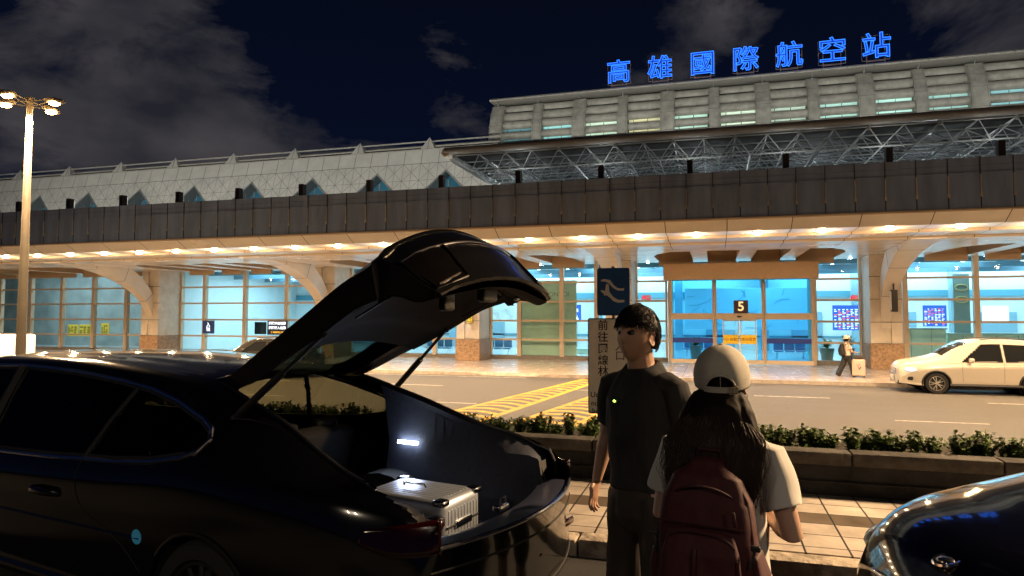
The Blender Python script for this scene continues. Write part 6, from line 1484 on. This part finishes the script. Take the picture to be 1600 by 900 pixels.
s_ = MB(); s_.loft([((0, 0, .84), .165, .13), ((0, 0, 1.05), .155, .12), ((0, 0, 1.22), .17, .11), ((0, 0, 1.29), .10, .075)], ref=(1, 0, 0), cap=False)
for sd in (-1, 1): s_.loft([((sd * .13, 0, 1.23), .06, .065), ((sd * .19, .05, 1.08), .06, .06)], ref=(1, 0, 0), cap=False)
fuse(s_, 'top', mat('pink_top', (.62, .45, .36), .85), .009, 3, tr, folds(.008))
s_ = MB(); s_.loft([((0, 0, .72), .16, .13), ((0, 0, .88), .15, .12)], ref=(1, 0, 0))
for sd, f in ((1, .22), (-1, -.22)): s_.loft([((sd * .08, 0, .80), .10, .12), ((sd * .09, f * .6, .46), .10, .10), ((sd * .09, f - (.1 if f < 0 else 0), .10), .10, .11)], ref=(1, 0, 0))
fuse(s_, 'trousers', MATS['black_trousers'], .009, 3, tr, folds(.01))
m = MB(); m.ell(c + Vector((0, -.015, .01)), (.085, .10, .115), fn=lambda p, d: p if d.y < .35 else p * .85); m.build('hair', hairb, tr)
for s in (-1, 1): m = MB(); m.ell(c + Vector((s * .032, .082, .008)), (.011, .011, .011)); m.build('eye', MATS['eye_white'], tr)
hat = thing('sun_hat', 'pale bucket hat on the walking traveller', 'hat', (0, 0, 0)); hm = mat('hat_cream', (.6, .5, .4), .9)
m = MB(); vs = [(rr * math.cos(a), rr * 1.1 * math.sin(a) + .02, z) for rr, z in ((.01, 1.625), (.07, 1.62), (.098, 1.57), (.102, 1.52), (.15, 1.485)) for a in np.linspace(0, 6.28, 24, endpoint=False)]
m.add(vs, [(j * 24 + i, j * 24 + (i + 1) % 24, (j + 1) * 24 + (i + 1) % 24, (j + 1) * 24 + i) for j in range(4) for i in range(24)]); m.build('brim', hm, hat, smooth=50, solid=.006)
rp_ = thing('backpack', 'black backpack on the walking traveller', 'backpack', (0, 0, 0))
m = MB(); m.loft([((0, -.20, .88), .14, .09), ((0, -.21, 1.05), .15, .11), ((0, -.18, 1.24), .10, .07)], ref=(1, 0, 0), sup=3); fuse(m, 'main_bag', MATS['black_trousers'], .01, 2, rp_, folds(.01))
for sd in (-1, 1): m = MB(); m.tube([(sd * .09, -.12, 1.24), (sd * .10, 0, 1.30), (sd * .10, .11, 1.18), (sd * .13, .05, .98), (sd * .13, -.12, .92)], .014, 6); m.build('shoulder_strap', MATS['black_trousers'], rp_)
TL = (5.0, 29.35, ZP); ta = R(-70)
for t_ in (tr, hat, rp_): setmats(t_, TL, ta)
sc_ = thing('suitcase', 'pale pink wheeled suitcase with dark stickers pushed by the traveller', 'suitcase', (0, 0, 0))
MB().rbox(0, 0, .38, .46, .27, .64, .05, n=3).build('shell', mat('rose_shell', (.60, .44, .36), .4), sc_)
m = MB()
for i in range(7): m.rbox(-.19 + .063 * i, -.136, .38, .012, .01, .56, .004, n=1)
m.build('rib', mat('rose_rib', (.45, .33, .27), .4), sc_)
m = MB(); rnd = random.Random(3)
for i in range(9): m.tube([Vector((.02 + rnd.uniform(-.06, .06), -.146, .42 + rnd.uniform(-.12, .12))), Vector((.02 + rnd.uniform(-.09, .09), -.146, .42 + rnd.uniform(-.14, .14)))], .009, 4)
m.build('sticker', mat('sticker_navy', (.03, .05, .12), .5), sc_)
for x in (-.18, .18):
    for y in (-.09, .09): m = MB(); m.tube([(x - .012, y, .035), (x + .012, y, .035)], .035, 12); m.build('wheel', plas, sc_)
m = MB(); m.tube([(-.12, .11, .68), (-.12, .11, .98), (.12, .11, .98), (.12, .11, .68)], .010, 6); m.build('handle', MATS['grey_aluminium'], sc_)
tb = thing('travel_bag', 'small dark bag resting on the pink suitcase', 'bag', (0, 0, 0))
MB().rbox(0, 0, .79, .36, .22, .18, .05, n=3).build('body', mat('bag_dark', (.035, .03, .03), .6), tb); m = MB(); m.tube([(-.08, -.02, .87), (-.07, -.02, .93), (.07, -.02, .93), (.08, -.02, .87)], .009, 6); m.build('handle', plas, tb)
for t_ in (sc_, tb): setmats(t_, (5.38, 29.2, ZP), R(-10))
